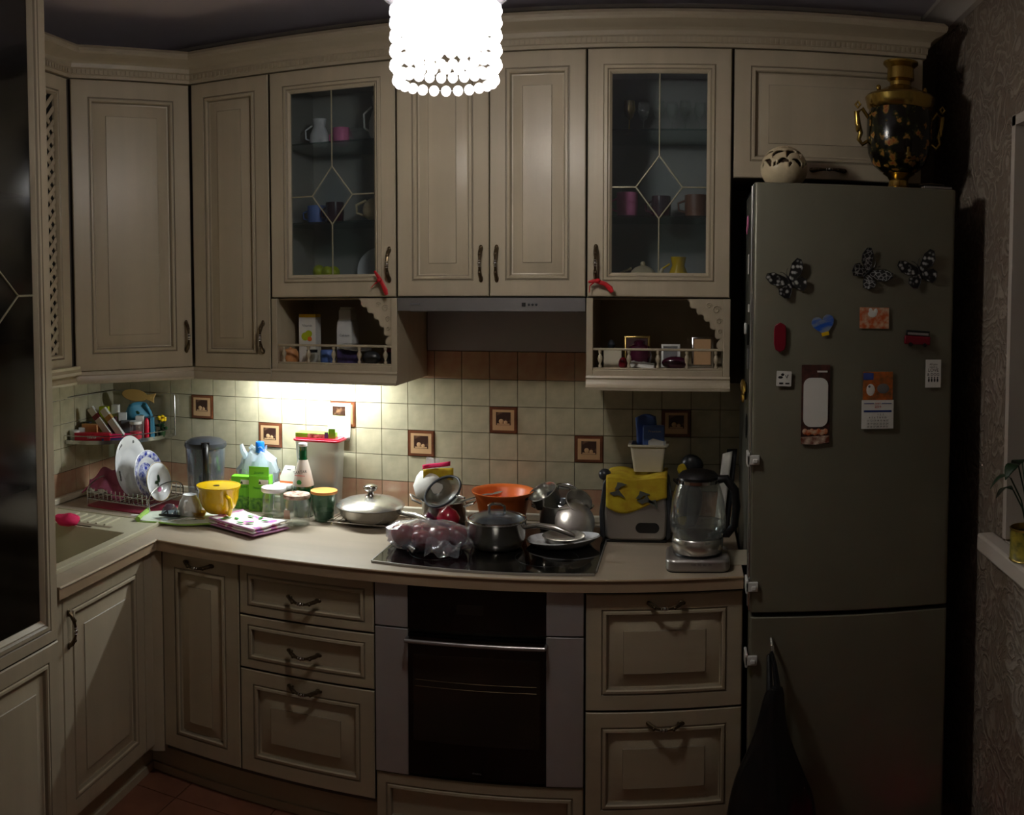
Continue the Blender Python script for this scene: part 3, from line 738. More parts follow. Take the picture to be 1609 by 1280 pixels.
# ------------------------------------------------------------------ open shelf niches
def niche(label, x0, x1, zl=0):
    W_ = x1 - x0; t = thing('open_cabinet', label, 'shelf', (x0, 0, ZV))
    Ht = ZDB - ZV - .002; fl = .062
    m = MB(); m.box(0.001, .016, YD + .001, -.003, zl, Ht); m.box(W_ - .016, W_ - .001, YD + .001, -.003, 0, Ht); m.box(.016, W_ - .016, YD + .001, -.003, fl - .016, fl); m.box(.016, W_ - .016, -.010, -.003, fl, Ht)
    m.box(.016, W_ - .016, YD + .001, -.010, Ht - .006, Ht)
    part('body', m, 'cream', t)
    m = MB()
    for (a, b, z0, z1_) in ((0, .022, .044, Ht), (W_ - .022, W_, .044, Ht), (.022, W_ - .022, .044, fl + .004)): m.box(a, b, YD - .018, YD, z0, z1_)
    part('face_frame', m, 'cream', t, bevel=.002)
    part('bottom_moulding', MB().prism([(YD + .002, .046), (YD - .020, .046), (YD - .023, .040), (YD - .020, .034), (YD - .024, .018), (YD - .034, .010), (YD - .034, 0), (YD + .002, 0)], 0, W_, 'yz'), 'creamx', t)
    part('gallery_rail', MB().box(.022, W_ - .022, YD - .014, YD - .005, .128, .136), 'cream', t, bevel=.002)
    part('gallery_rail', MB().box(.022, W_ - .022, YD - .014, YD - .005, fl + .004, fl + .010), 'cream', t, bevel=.002)
    bm_ = mesh('baluster', MB().lathe([(.006, 0), (.006, .006), (.0035, .010), (.0035, .014), (.007, .022), (.0085, .030), (.006, .038), (.0035, .044), (.006, .050), (.006, .056)], 12), 'cream')
    for k in range(5):
        link('baluster', bm_, t, (.045 + (W_ - .09) * k / 4, YD - .0095, fl + .010))
    # carved fretwork bracket in the upper right corner: scalloped edge
    pts = [(W_ - .022, Ht - .006), (W_ - .022, Ht - .165)]
    cs = [(W_ - .030, Ht - .150), (W_ - .036, Ht - .118), (W_ - .052, Ht - .088), (W_ - .072, Ht - .062), (W_ - .096, Ht - .040), (W_ - .118, Ht - .020)]
    outl = [(W_ - .022, Ht - .001), (W_ - .022, Ht - .170)]
    for (cx, cz) in cs:
        for a in (-60, -110, -160, -210): outl.append((cx + .0125 * math.cos(R(a)) - .002, cz + .0125 * math.sin(R(a))))
    outl.append((W_ - .140, Ht - .001))
    br = part('fretwork_bracket', MB().prism(outl, YD - .012, YD - .004, 'xz'), 'cream', t)
    m = MB()
    for cx, cz, r_ in ((W_ - .045, Ht - .035, .014), (W_ - .070, Ht - .022, .010), (W_ - .036, Ht - .072, .010), (W_ - .033, Ht - .105, .008)):
        m.tube([(cx + r_ * (1 - k / 22) * math.cos(k * .55), YD - .013, cz + r_ * (1 - k / 22) * math.sin(k * .55)) for k in range(16)], .0018, 6)
    part('scroll', m, 'cream', br)
    return t
niche('open shelf niche with baluster rail under the left glass cabinet, a lemon carton in it', 0.976, 1.449, .046)
niche('open shelf niche with baluster rail under the right glass cabinet, small icons in it', 2.090, 2.556)
ZN = ZV + .062
# left niche contents
t = thing('carton', 'tall white drink carton with fruit print and yellow top in the left niche', 'carton', (1.062, -.22, ZN))
part('box', MB().cbox(0, 0, 0, .066, .05, .165), 'paper', t); part('top_band', MB().cbox(0, 0, .165, .066, .05, .012), 'yellow', t)
m = MB(); m.sphere((-.008, -.0255, .095), (.016, .0006, .015), 12, 6, 0); m.sphere((.006, -.0257, .105), (.014, .0006, .013), 12, 6, 0); m.sphere((.010, -.0260, .086), (.009, .0006, .009), 12, 6, 1)
part('fruit_print', m, ['limefruit', 'orange'], t)
text('lettering', 'Vitamin', .013, 'inkgrey', t, (0, -.0256, .135)); text('lettering', 'MAXI', .010, 'ink', t, (0, -.0256, .06))
t = thing('canister', 'white plastic canister with a shoulder and grey lettering in the left niche', 'canister', (1.204, -.20, ZN + .0))
part('body', MB().lathe([(.040, 0), (.045, .004), (.045, .12), (.042, .15), (.036, .155), (.036, .19), (.030, .196)], 4, sx=1, sy=.8).tf(Matrix.Rotation(PI / 4, 4, 'Z')), 'white', t, bevel=.006)
part('cap', MB().cbox(0, 0, .196, .046, .036, .006), 'white', t, bevel=.002)
text('lettering', 'Calcium', .012, 'inkgrey', t, (0, -.0325, .10))
solo('saucepan_lid', MB().lathe([(0, .012), (.02, .010), (.05, .004), (.062, 0), (.062, -.003), (.05, 0), (0, .004)], 24), 'steelpot', 'flat dark lid lying in front of the white canister', 'lid', (1.255, -.26, ZN + .060), rot=(R(4), R(8), 0))
solo('candle', MB().lathe([(.024, 0), (.030, .008), (.030, .034), (.022, .050), (.004, .054), (.003, .058)], 20), 'peach', 'round peach candle at the left end of the left niche', 'candle', (1.015, -.29, ZN))
t = thing('jar', 'small clear jar with a black lid behind the left niche rail', 'jar', (1.098, -.285, ZN)); part('glass_body', MB().olathe([(0, .001), (.022, .001), (.024, .006), (.024, .034), (.019, .040)], 18), 'jar', t); part('lid', MB().lathe([(.020, .040), (.020, .050)], 18), 'black', t)
solo('tea_box', MB().cbox(0, 0, 0, .075, .045, .052), 'purple', 'purple patterned tea box lying behind the left niche rail', 'box', (1.238, -.275, ZN), bevel=.001)
solo('tin', MB().lathe([(.026, 0), (.027, .003), (.027, .045), (.024, .050)], 20), 'bluecard', 'dark blue tin next to the purple tea box', 'tin', (1.160, -.285, ZN))
t = thing('jar', 'dark jar with a maroon lid at the right end of the left niche', 'jar', (1.395, -.28, ZN)); part('body', MB().lathe([(.024, 0), (.027, .006), (.027, .040), (.022, .046)], 18), 'darkgrey', t); part('lid', MB().lathe([(.024, .046), (.024, .058)], 18), 'darkred', t)
solo('bag_of_spice', MB().sphere((0, 0, .024), (.034, .022, .024), 14, 8).warp(lambda p: p + Vector((0, 0, 0)) * 1), 'darkgrey', 'small dark pouch between the purple tea box and the jar', 'pouch', (1.325, -.28, ZN))
# right niche contents
def frame_thing(x, y, w_, h_, lab, fm, pm, tilt=8, hz=0.0):
    t = thing('icon_frame', lab, 'frame', (x, y, ZN + .001 + hz), rot=(R(-tilt), 0, 0))
    m = loops_panel(w_, h_, [(0, .006), (0, -.003), (.003, -.005), (.007, -.005), (.009, -.002)], [0, 0, 0, 0]); m.mv(-w_ / 2)
    part('frame', m, fm, t); part('picture', MB().box(-w_ / 2 + .009, w_ / 2 - .009, -.003, -.002, .009, h_ - .009), pm, t)
    part('stand', MB().tube([(0, .006, h_ * .6), (0, .006 + h_ * .3, .002 - h_ * .3 * math.sin(R(tilt)))], .003, 6), fm, t)
    return t
frame_thing(2.470, -.20, .074, .104, 'silver-framed icon standing at the right end of the right niche', 'chrome', 'tilemat')
frame_thing(2.362, -.22, .064, .080, 'small pale-framed card in the middle of the right niche', 'white', 'inkgrey', 14)
frame_thing(2.245, -.17, .090, .104, 'cream-framed picture behind the glazed brown pot', 'gold', 'brownpic', 6)
solo('pot', MB().lathe([(.022, 0), (.038, .02), (.042, .045), (.034, .075), (.018, .082), (.020, .090), (.014, .094), (0, .096)], 24), 'maroon', 'glossy dark brown lidded pot in the right niche', 'pot', (2.258, -.26, ZN))
solo('figurine', MB().lathe([(.022, 0), (.024, .01), (.016, .03), (.018, .05), (.010, .064), (.014, .078), (.006, .092), (0, .094)], 14), 'darkgrey', 'small dark figurine at the left end of the right niche', 'figurine', (2.160, -.22, ZN))
solo('box', MB().cbox(0, 0, 0, .060, .03, .066), 'cream2', 'small cream box in front of the dark figurine', 'box', (2.170, -.27, ZN), bevel=.001)
solo('folded_paper', MB().grid(lambda u, v: (-.045 + .09 * u, -.02 + .02 * v, .005 + .020 * v + .004 * math.sin(5 * u)), 8, 3), 'paper', 'folded white paper leaning against the niche rail', 'paper', (2.265, -.295, ZN), solid=.001)
solo('pouch', MB().sphere((0, 0, .022), (.045, .02, .022), 16, 8), 'maroon', 'purplish pouch lying in front of the pale-framed card', 'pouch', (2.378, -.285, ZN))
solo('egg', MB().sphere((0, 0, .02), (.015, .015, .02), 12, 8), 'darkred', 'small red painted egg beside the folded white paper', 'ornament', (2.205, -.295, ZN))

# ------------------------------------------------------------------ extractor hood
t = thing('extractor_hood', 'slim steel extractor hood between the two shelf niches', 'hood', (1.452, 0, ZDB - .046))
def bulge(x): return -.020 - .016 * math.sin(PI * min(1, max(0, x / .635)))
m = MB(); n = 12; P0 = [(0.635 * k / n, YD + bulge(.635 * k / n)) for k in range(n + 1)]
m.prism(P0 + [(.635, -.002), (0, -.002)], 0, .044)
part('body', m, 'steelx', t)
part('back_shield', MB().box(0.001, .634, -.012, -.002, -.156, -.001), 'ovenmetal', t)
m = MB(); m.cbox(.065, YD + bulge(.065) - .001, .020, .034, .004, .006)
part('rating_mark', m, 'inkgrey', t)
m = MB(); m.cbox(.435, YD + bulge(.435) - .001, .016, .012, .006, .012); part('button', m, 'black', t)
for k in range(3):
    part('button', MB().sphere((.452 + .012 * k, YD + bulge(.46) - .001, .022), (.004, .003, .004), 10, 6), 'darkgrey', t)
m = MB()
for k in range(2):
    x0 = .03 + k * .30
    for j in range(11): m.box(x0, x0 + .275, YD + .03 + j * .027, YD + .044 + j * .027, -.004, -.001)
part('grease_filter', m, 'steelx', t, kind='stuff')

# ------------------------------------------------------------------ base cabinets
def bnd(x0): return lambda x: yf(x0 + x) - yf(x0)
def base_body(t, x0, x1, z0, z1, m_='carcass'):
    n = 6; pts = [(x0 + (x1 - x0) * k / n) for k in range(n + 1)]
    poly = [(x - x0, yf(x) + .0425 - yf(x0)) for x in pts] + [(x1 - x0, -.004 - yf(x0)), (0, -.004 - yf(x0))]
    return part('body', MB().prism(poly, z0, z1), m_, t)
ZB, ZBT = 0.112, 0.8255
def base_unit(name, label, x0, x1, fronts, cat='cabinet'):
    t = thing(name, label, cat, (x0, yf(x0), 0))
    base_body(t, x0, x1, ZB, ZBT)
    W_ = x1 - x0 - .004
    f = lambda x: yf(x0 + .002 + x) - yf(x0 + .002)
    for (nm, z0, z1, raised, flat, hz, drop, s) in fronts:
        door(t, W_, z1 - z0 - .003, .002, z0 + .0015, .042, W_ / 2, hz - z0, False, raised, flat, nm, f, 8, s, drop, mats=('creamx' if nm == 'drawer' else 'cream', 'patina', 'seam'))
    return t
base_unit('base_cabinet', 'narrow cream base cabinet in the inner corner, one tall door', 0.692, 1.004, [('door', .130, .824, True, .050, .797, .008, 1.0)])
base_unit('drawer_cabinet', 'cream base cabinet with three drawers left of the oven', 1.004, 1.476, [('drawer', .657, .824, False, .028, .738, .010, 1), ('drawer', .478, .655, False, .028, .563, .010, 1), ('drawer', .130, .476, True, .046, .447, .010, 1.2)])
base_unit('drawer_cabinet', 'cream base cabinet with two deep drawers beside the fridge', 2.121, 2.594, [('drawer', .459, .815, True, .046, .786, .010, 1.2), ('drawer', .108, .457, True, .046, .420, .010, 1.2)])
t = base_unit('oven_housing', 'cream drawer front and housing under the built-in oven', 1.478, 2.119, [('drawer', .040, .224, False, .030, .13, .01, 1)])
for ch in list(t.children):
    if ch.name.startswith('body'): bpy.data.objects.remove(ch)
    elif ch.name.startswith('drawer'):
        for g in list(ch.children): bpy.data.objects.remove(g)
n = 6; x0, x1 = 1.478, 2.119
poly = [(k * (x1 - x0) / n, yf(x0 + k * (x1 - x0) / n) + .0425 - yf(x0)) for k in range(n + 1)] + [(x1 - x0, -.004 - yf(x0)), (0, -.004 - yf(x0))]
part('body', MB().prism(poly, .03, .224), 'carcass', t)
# oven
t = thing('oven', 'built-in oven with black glass door and broad satin metal sides', 'oven', (1.478, yf(1.478), .227))
f = lambda x: yf(1.478 + x) - yf(1.478)
W_ = .641
def strip(x0, x1, y0, y1, z0, z1, n=5, fn=f):
    xs = [x0 + (x1 - x0) * k / n for k in range(n + 1)]
    poly = [(x, y0 + fn(x)) for x in xs] + [(x, y1 + fn(x)) for x in reversed(xs)]
    return MB().prism(poly, z0, z1)
part('body', strip(0.002, W_ - .002, .0425, .60, 0, .597, 6, lambda x: f(x)), 'carcass', t)
part('metal_side', strip(.002, .107, .018, .042, .001, .456, 3), 'ovenmetal', t, bevel=.0015); part('metal_side', strip(W_ - .113, W_ - .002, .018, .042, .001, .456, 3), 'ovenmetal', t, bevel=.0015)
part('control_side', strip(.002, .107, .018, .042, .461, .597, 3), 'ovenmetal', t, bevel=.0015); part('control_side', strip(W_ - .113, W_ - .002, .018, .042, .461, .597, 3), 'ovenmetal', t, bevel=.0015)
d = part('door', strip(.108, W_ - .114, .016, .040, .010, .444, 6), 'blackglass', t)
part('window', strip(.125, W_ - .131, .0150, .0159, .115, .385, 6), 'ovenwin', d)
m = MB(); hpts = [(.106 + (W_ - .218) * k / 8, -.012 + f(.106 + (W_ - .218) * k / 8), .432) for k in range(9)]
m.tube(hpts, .0065, 10)
for k in (0, 8): m.tube([hpts[k], (hpts[k][0], hpts[k][1] + .030, .432)], .005, 8)
part('handle', m, 'steelx', d)
cp = part('control_panel', strip(.108, W_ - .114, .016, .040, .461, .597, 6), 'blackglass', t)
part('display', strip(.26, .34, .0152, .0159, .515, .545, 2), 'ovenwin', cp)
m = MB()
for z in (.285, .305): m.tube([(.13, .0148 + f(.13), z), (.32, .0148 + f(.32), z - .001), (.50, .0148 + f(.50), z)], .0008, 5)
part('rack_line', m, 'bronze', d)
text('lettering', 'electro', .010, 'inkgrey', d, (.32, .0150 + f(.32), .030))

# sink base cabinet on the left run
t = thing('sink_cabinet', 'cream base cabinet under the sink with one panelled door', 'cabinet', (*L(1.343, .58), 0), AL)
part('body', MB().box(0, .593, .0015, .57, ZB, .665).box(0, .593, .0015, .02, .665, .825), 'carcass', t)
door(t, .492, .690, .042, .130, 0.001, .028, .690 - .105, True, True, .050, s=1.2)
part('filler_strip', MB().box(.537, .591, -.019, .001, .130, .820), 'cream', t, bevel=.002)
part('filler_strip', MB().box(.001, .039, -.019, .001, .130, .820), 'cream', t, bevel=.002)
solo('corner_post', MB().prism([L(.752, .578), L(.752, .599), (.6915, -.679), (.6915, -.655)], .108, .825), 'cream', 'narrow cream filler post in the inner corner of the base cabinets', 'filler')
# plinth
t = thing('plinth', 'cream toe-kick plinth under the base cabinets', 'plinth', (0, 0, 0))
nn = 16; xs = [.592 + (2.594 - .592) * k / nn for k in range(nn + 1)]
m = MB().prism([(x, yf(x) + .075) for x in xs] + [(x, yf(x) + .092) for x in reversed(xs)], 0, .107)
m.prism([(x, yf(x) + .066) for x in xs if x < 1.45 or x > 2.13] [:0] or [(x, yf(x) + .066) for x in xs] + [(x, yf(x) + .0755) for x in reversed(xs)], 0, .030)
mm = MB().prism([(x, yf(x) + .075) for x in xs if x <= 1.475] + [(x, yf(x) + .092) for x in reversed(xs) if x <= 1.475], 0, .107)
a_ = [x for x in xs if x <= 1.475] + [1.475]; b_ = [2.122] + [x for x in xs if x >= 2.122]; c_ = [1.477 + .643 * k / 6 for k in range(7)]
m = MB(); m.prism([(x, yf(x) + .075) for x in a_] + [(x, yf(x) + .092) for x in reversed(a_)], 0, .107); m.prism([(x, yf(x) + .075) for x in b_] + [(x, yf(x) + .092) for x in reversed(b_)], 0, .105)
m.prism([(x, yf(x) + .066) for x in a_] + [(x, yf(x) + .0755) for x in reversed(a_)], 0, .028)
m.prism([(x, yf(x) + .075) for x in c_] + [(x, yf(x) + .092) for x in reversed(c_)], 0, .027)
part('board', m, 'creamx', t)
m = MB().prism([L(.64, .545), L(1.343, .545), L(1.343, .530), L(.64, .530)], 0, .107).prism([L(.675, .553), L(1.343, .553), L(1.343, .5455), L(.675, .5455)], 0, .028)
part('board', m, 'creamx', t)

# ------------------------------------------------------------------ tall dresser on the left (glass door above, panel below)
t = thing('tall_dresser', 'tall cream dresser with a darkened glass door at the left edge', 'cabinet', (*L(2.120, .60), 0), AL)
DWd = .768
m = MB(); m.box(0, .016, .002, .595, .1, 2.68); m.box(DWd - .016, DWd, .002, .595, .1, 2.68); m.box(.016, DWd - .016, .575, .595, .1, 2.68); m.box(.016, DWd - .016, .002, .575, .1, .70); m.box(.016, DWd - .016, .002, .575, 2.66, 2.68)
m.box(0, DWd, .05, .595, 0, .1)
part('body', m, 'cream', t)
for z in (1.15, 1.58, 2.0): part('shelf', MB().box(.018, DWd - .018, .06, .57, z, z + .008), 'shelfglass', t)
lp = [(0, 0), (0, -.016), (.003, -.020), (.034, -.020), (.037, -.0165), (.041, -.0215), (.052, -.0225), (.057, -.018), (.061, -.018), (.072, -.008), (.072, -.001)]
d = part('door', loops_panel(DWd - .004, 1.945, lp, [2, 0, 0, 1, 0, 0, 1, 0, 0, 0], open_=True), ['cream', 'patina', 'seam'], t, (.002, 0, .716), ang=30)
part('glass_pane', MB().box(.073, DWd - .077, -.008, -.004, .073, 1.872), 'dresserglass', d)
m = MB(); cx = (DWd - .004) / 2; cz = 1.0; yy = -.0095
for p, q in (((cx + .24, yy, cz), (DWd - .078, yy, cz)), ((cx, yy, cz + .2), (cx + .24, yy, cz)), ((cx + .24, yy, cz), (cx, yy, cz - .2)), ((cx, yy, cz + .2), (cx, yy, 1.87)), ((cx, yy, cz - .2), (cx, yy, .075)), ((cx, yy, cz + .2), (cx - .24, yy, cz)), ((cx - .24, yy, cz), (cx, yy, cz - .2)), ((cx - .24, yy, cz), (.075, yy, cz))): m.tube([p, q], .003, 6)
part('leaded_cames', m, 'lead', d)
d = door(t, DWd - .004, .61, .002, .102, 0, None, None, True, True, .048, s=1.3)
for (u, v, z, nm, r_, h_, m_, kd, lab) in ((1.62, .33, 1.1595, 'bowl', .09, .07, 'pinkcl', 'bowl', 'pink bowl on the lowest glass shelf of the tall dresser'), (1.45, .40, .7045, 'vase', .05, .20, 'ballcer', 'jug', 'cream vase at the bottom of the tall dresser'), (1.62, .42, 1.589, 'plate', .10, .014, 'ceramic', 'bowl', 'white dish on the middle shelf of the tall dresser'), (1.50, .42, 1.1595, 'cup', .04, .08, 'ltblue', 'mug', 'blue cup on the lowest glass shelf of the tall dresser'), (1.60, .40, .7045, 'casserole', .09, .10, 'maroon', 'bowl', 'dark red casserole at the bottom of the tall dresser')):
    x, y = L(u, v); crock(nm, x, y, z, r_, h_, m_, lab, nm, kd)

# ------------------------------------------------------------------ sink
t = thing('sink', 'beige composite sink with drainboard set in the left worktop', 'sink', (*L(.565, .545), ZC + .001), AL - PI)
def S(u, v): return (u - .565, .545 - v)                      # local: x along u, y towards the wall... mirrored below
inv2 = (Matrix.Translation((*L(.565, .545), 0)) @ Matrix.Rotation(AL - PI, 4, 'Z')).inverted()
def S2(u, v): x, y = L(u, v); q = inv2 @ Vector((x, y, 0)); return (q.x, q.y)
def sp(u0, u1, v0, v1): return [S2(u0, v0), S2(u1, v0), S2(u1, v1), S2(u0, v1)]
m = MB()
u_e = 1.338; Z = .010
m.prism(sp(.565, .765, .075, .545), 0, Z); m.prism(sp(.765, 1.235, .075, .155), 0, Z); m.prism(sp(.765, 1.235, .50, .545), 0, Z); m.prism(sp(1.235, u_e, .075, .545), 0, Z)
# rim lip
for a, b in (((.57, .540), (1.335, .540)), ((.57, .08), (.57, .540))):
    m.tube([(*S2(*a), Z + .0005), (*S2(*b), Z + .0005)], .0035, 6)
part('deck', m, 'sink', t)
m = MB(); b0, b1, v0, v1 = .766, 1.234, .156, .499; zb = -.165
vs = []
for (ins, z) in ((0, Z), (.004, 0), (.012, zb + .03), (.04, zb)):
    for u, v in ((b0 + ins, v0 + ins), (b1 - ins, v0 + ins), (b1 - ins, v1 - ins), (b0 + ins, v1 - ins)): vs.append((*S2(u, v), z))
fs = [(i * 4 + k, i * 4 + (k + 1) % 4, i * 4 + 4 + (k + 1) % 4, i * 4 + 4 + k) for i in range(3) for k in range(4)] + [(12, 13, 14, 15)]
m.add(vs, fs)
part('basin', m, 'sink', t)
m = MB()
for k in range(6):
    v = .20 + k * .036; m.tube([(*S2(.600, v), Z + .001), (*S2(.705, v), Z + .001)], .004, 6)
part('drain_ridges', m, 'sink', t)
part('painted_channel_shade', MB().prism(sp(.715, .735, .18, .42), Z + .0002, Z + .0010), 'patina', t)  # flat dark strip on the deck, shade of a channel put into the colour
part('overflow_slot', MB().prism(sp(.745, .756, .27, .35), Z + .0002, Z + .0012), 'bronze', t)
part('drain', MB().lathe([(.035, 0), (.035, .002), (.028, .003), (0, .001)], 20, (*S2(1.0, .33), zb + .001)), 'chrome', t)
tp = thing('mixer_tap', 'chrome mixer tap standing behind the sink basin', 'tap', (*L(1.13, .108), ZC + .0115), AL)
m = MB().lathe([(.024, 0), (.024, .012), (.014, .02), (.014, .09)], 16); m.tube([(0, 0, .085), (0, -.04, .15), (0, -.11, .17), (0, -.16, .15), (0, -.17, .13)], .009, 10); part('spout', m, 'chrome', tp)
part('lever', MB().tube([(0, 0, .09), (.05, .01, .12)], .006, 8), 'chrome', tp)
def lump(m, fn_amp, sc_, seed=0):
    return m.warp(lambda p: p + Vector(noise.noise_vector(p * sc_ + Vector((seed, seed, 0)))) * fn_amp)
m = MB().sphere((0, 0, .024), (.050, .042, .022), 20, 12); lump(m, .008, 30, 2)
solo('sponge_cloth', m, 'pinkfl', 'crumpled magenta cloth on the sink corner beside the tall dresser', 'cloth', (*L(.775, .262), ZC + .009), rot=(0, 0, .3))

# ------------------------------------------------------------------ chandelier
LX, LY, LZ = 1.862, -1.25, 2.19
t = thing('chandelier', 'round crystal bead ceiling lamp, brightly lit', 'lamp', (LX, LY, 0))
part('canopy', MB().lathe([(.06, ZCE - .002), (.06, ZCE - .03), (.02, ZCE - .04), (.012, ZCE - .05), (.012, 2.415), (.05, 2.405)], 24), 'chrome', t)
part('top_plate', MB().lathe([(.04, 2.405), (.072, 2.400), (.074, 2.372), (.070, 2.368), (0, 2.385)], 36), 'chrome', t)
part('spoke', MB().tube([(-.12, 0, 2.366), (.12, 0, 2.366)], .004, 6).tube([(0, -.12, 2.366), (0, .12, 2.366)], .004, 6), 'chrome', t)
part('crystal_collar', MB().lathe([(.121, 2.368), (.150, 2.392), (.158, 2.402), (.150, 2.410), (.121, 2.404)], 36), 'crystal', t)
bead = mesh('bead', MB().sphere((0, 0, 0), .0128, 10, 8), 'crystal')
nb = 26
for j, (z, rad) in enumerate(((2.196, .112), (2.229, .118), (2.262, .118), (2.295, .118), (2.325, .118), (2.352, .118))):
    for k in range(nb if j else 24):
        a = 2 * PI * (k + .5 * (j % 2) * 0) / (nb if j else 24)
        link('bead', bead, t, (rad * math.cos(a), rad * math.sin(a), z))
m = MB()
for z, rad in ((2.196, .112), (2.229, .118), (2.262, .118), (2.295, .118), (2.325, .118)):
    m.tube([(rad * math.cos(2 * PI * k / 26), rad * math.sin(2 * PI * k / 26), z) for k in range(26)], .0012, 5, 0, True)
part('ring_wire', m, 'chrome', t)
sh = part('inner_shade', MB().olathe([(.080, 2.366), (.092, 2.33), (.090, 2.290)], 30), 'frost', t)
for k in range(4):
    a = PI / 4 + k * PI / 2; x, y = .045 * math.cos(a), .045 * math.sin(a)
    b = part('bulb', MB().sphere((x, y, 2.275), (.016, .016, .024), 14, 10), 'bulb', t)
    part('socket', MB().lathe([(.012, 2.298), (.014, 2.31), (.014, 2.365)], 12, (x, y, 0)), 'white', b)

# light strip under the left shelf niche
t = thing('under_cabinet_light', 'lit strip lamp under the wall cabinets left of the hood', 'lamp', (1.0, -.115, ZCB - .001))
part('housing', MB().box(-.24, .24, -.022, .022, -.014, -.001), 'white', t, bevel=.003)
part('tube', MB().tube([(-.23, 0, -.021), (.23, 0, -.021)], .0065, 10), 'tube', t)
ld = bpy.data.lights.new('strip_light', 'AREA'); ld.shape = 'RECTANGLE'; ld.size = .46; ld.size_y = .02; ld.energy = TUBE_W; ld.color = (.93, .99, 1.0)
lo = link('strip_light', ld, t, (0, 0, -.0295))
# ------------------------------------------------------------------ fridge
FX0, FX1, FY = 2.607, 3.213, -.656
t = thing('fridge', 'tall grey steel two-door fridge freezer with magnets', 'fridge', (FX0, FY, 0)); fridge = t
FW = FX1 - FX0
part('body', MB().box(.002, FW - .002, .062, .615, .03, 2.020), 'fridgeside', t, bevel=.006)
part('top_cover', MB().box(.004, FW - .004, .05, .60, 2.0205, 2.030), 'darkgrey', t, bevel=.004)
du = part('door', MB().prism([(0, .058), (0, .012), (.004, .003), (.014, 0), (.3, -.006), (FW - .014, 0), (FW - .004, .003), (FW, .012), (FW, .058)], .768, 2.032), 'fridge', t, bevel=.003)
dl = part('door', MB().prism([(0, .058), (0, .012), (.004, .003), (.014, 0), (.3, -.006), (FW - .014, 0), (FW - .004, .003), (FW, .012), (FW, .058)], .05, .754), 'fridge', t, bevel=.003)
part('edge_trim', MB().tube([(-.0005, .010, .775), (-.0005, .010, 2.025)], .0035, 8), 'chrome', du)
part('edge_trim', MB().tube([(-.002, .046, .775), (-.002, .046, 2.025)], .0035, 8), 'steel', du)
part('gasket', MB().box(.006, FW - .006, .0585, .0615, .04, 2.0), 'rubber', t)
part('kick_grille', MB().box(.02, FW - .02, .07, .09, 0, .03), 'black', t)
m = MB().tube([(.066, -.004, .69), (.066, -.034, .68), (.066, -.040, .66), (.066, -.040, .40), (.066, -.034, .38), (.066, -.004, .37)], .006, 8)
part('handle', m, 'chrome', dl)
m = MB().tube([(FW - .03, .03, 2.034), (FW - .03, .01, 2.040), (FW - .01, .02, 2.036)], .008, 8)
part('hinge', MB().box(FW - .10, FW - .012, .004, .05, 2.0325, 2.040), 'steel', t, bevel=.002)
# child locks on the door edge
for z, nm, lab in ((1.224, 'child_lock', 'white safety latch on the fridge edge just above the kettle'), (.848, 'child_lock', 'white safety latch on the fridge edge level with the worktop end'), (.628, 'child_lock', 'white safety latch on the lower fridge door edge above the black bag')):
    m = MB().box(-.010, .026, -.012, -.0005, -.014, .014).box(-.010, -.002, -.012, .05, -.020, .020).box(.006, .020, -.018, -.012, -.008, .004)
    solo(nm, m, 'white', lab, 'latch', (FX0 - .002, FY - .0, z), bevel=.002)
YM = FY - .0085
# butterflies
def butterfly(x, z, s, rot, m_, lab):
    t = thing('butterfly_magnet', lab, 'magnet', (x, YM, z), rot=(0, rot, 0))
    up = [(0, .006), (.010, .020), (.028, .040), (.046, .046), (.054, .038), (.050, .018), (.036, .004), (.016, -.002), (0, -.004)]
    lo_ = [(0, -.002), (.018, -.003), (.036, -.004), (.042, -.016), (.034, -.032), (.022, -.038), (.010, -.028), (0, -.012)]
    for sg in (1, -1):
        a = 0.35 if sg > 0 else -0.35
        for nm, pl in (('upper_wing', up), ('lower_wing', lo_)):
            pl = [(sg * p[0] * s, p[1] * s) for p in pl]
            if sg < 0: pl = pl[::-1]
            w_ = part(nm, MB().prism(pl, -.0012, .0, 'xz'), m_, t, (0, 0, 0), (0, 0, -a * .6))
            ed = [Vector((p[0], -.0016, p[1])) for p in pl]
            part('wing_edge', MB().tube(ed, .0009, 4, 0, True), 'white' if False else 'ink', w_)
    part('body', MB().sphere((0, -.003, 0), (.0035 * s, .003, .020 * s), 10, 8), 'black', t)
    part('antenna', MB().tube([(0, -.003, .018 * s), (.006 * s, -.004, .030 * s), (.012 * s, -.004, .034 * s)], .0007, 4).tube([(0, -.003, .018 * s), (-.006 * s, -.004, .030 * s), (-.012 * s, -.004, .034 * s)], .0007, 4), 'black', t)
butterfly(2.712, 1.746, 1.10, R(-28), 'wing', 'black and white butterfly magnet, lowest and leftmost of the three')
butterfly(2.945, 1.778, 1.10, R(48), 'wingd', 'darkest butterfly magnet, in the middle of the three')
butterfly(3.101, 1.782, 1.15, R(-22), 'wing', 'black and white butterfly magnet nearest the fridge edge by the wallpaper')
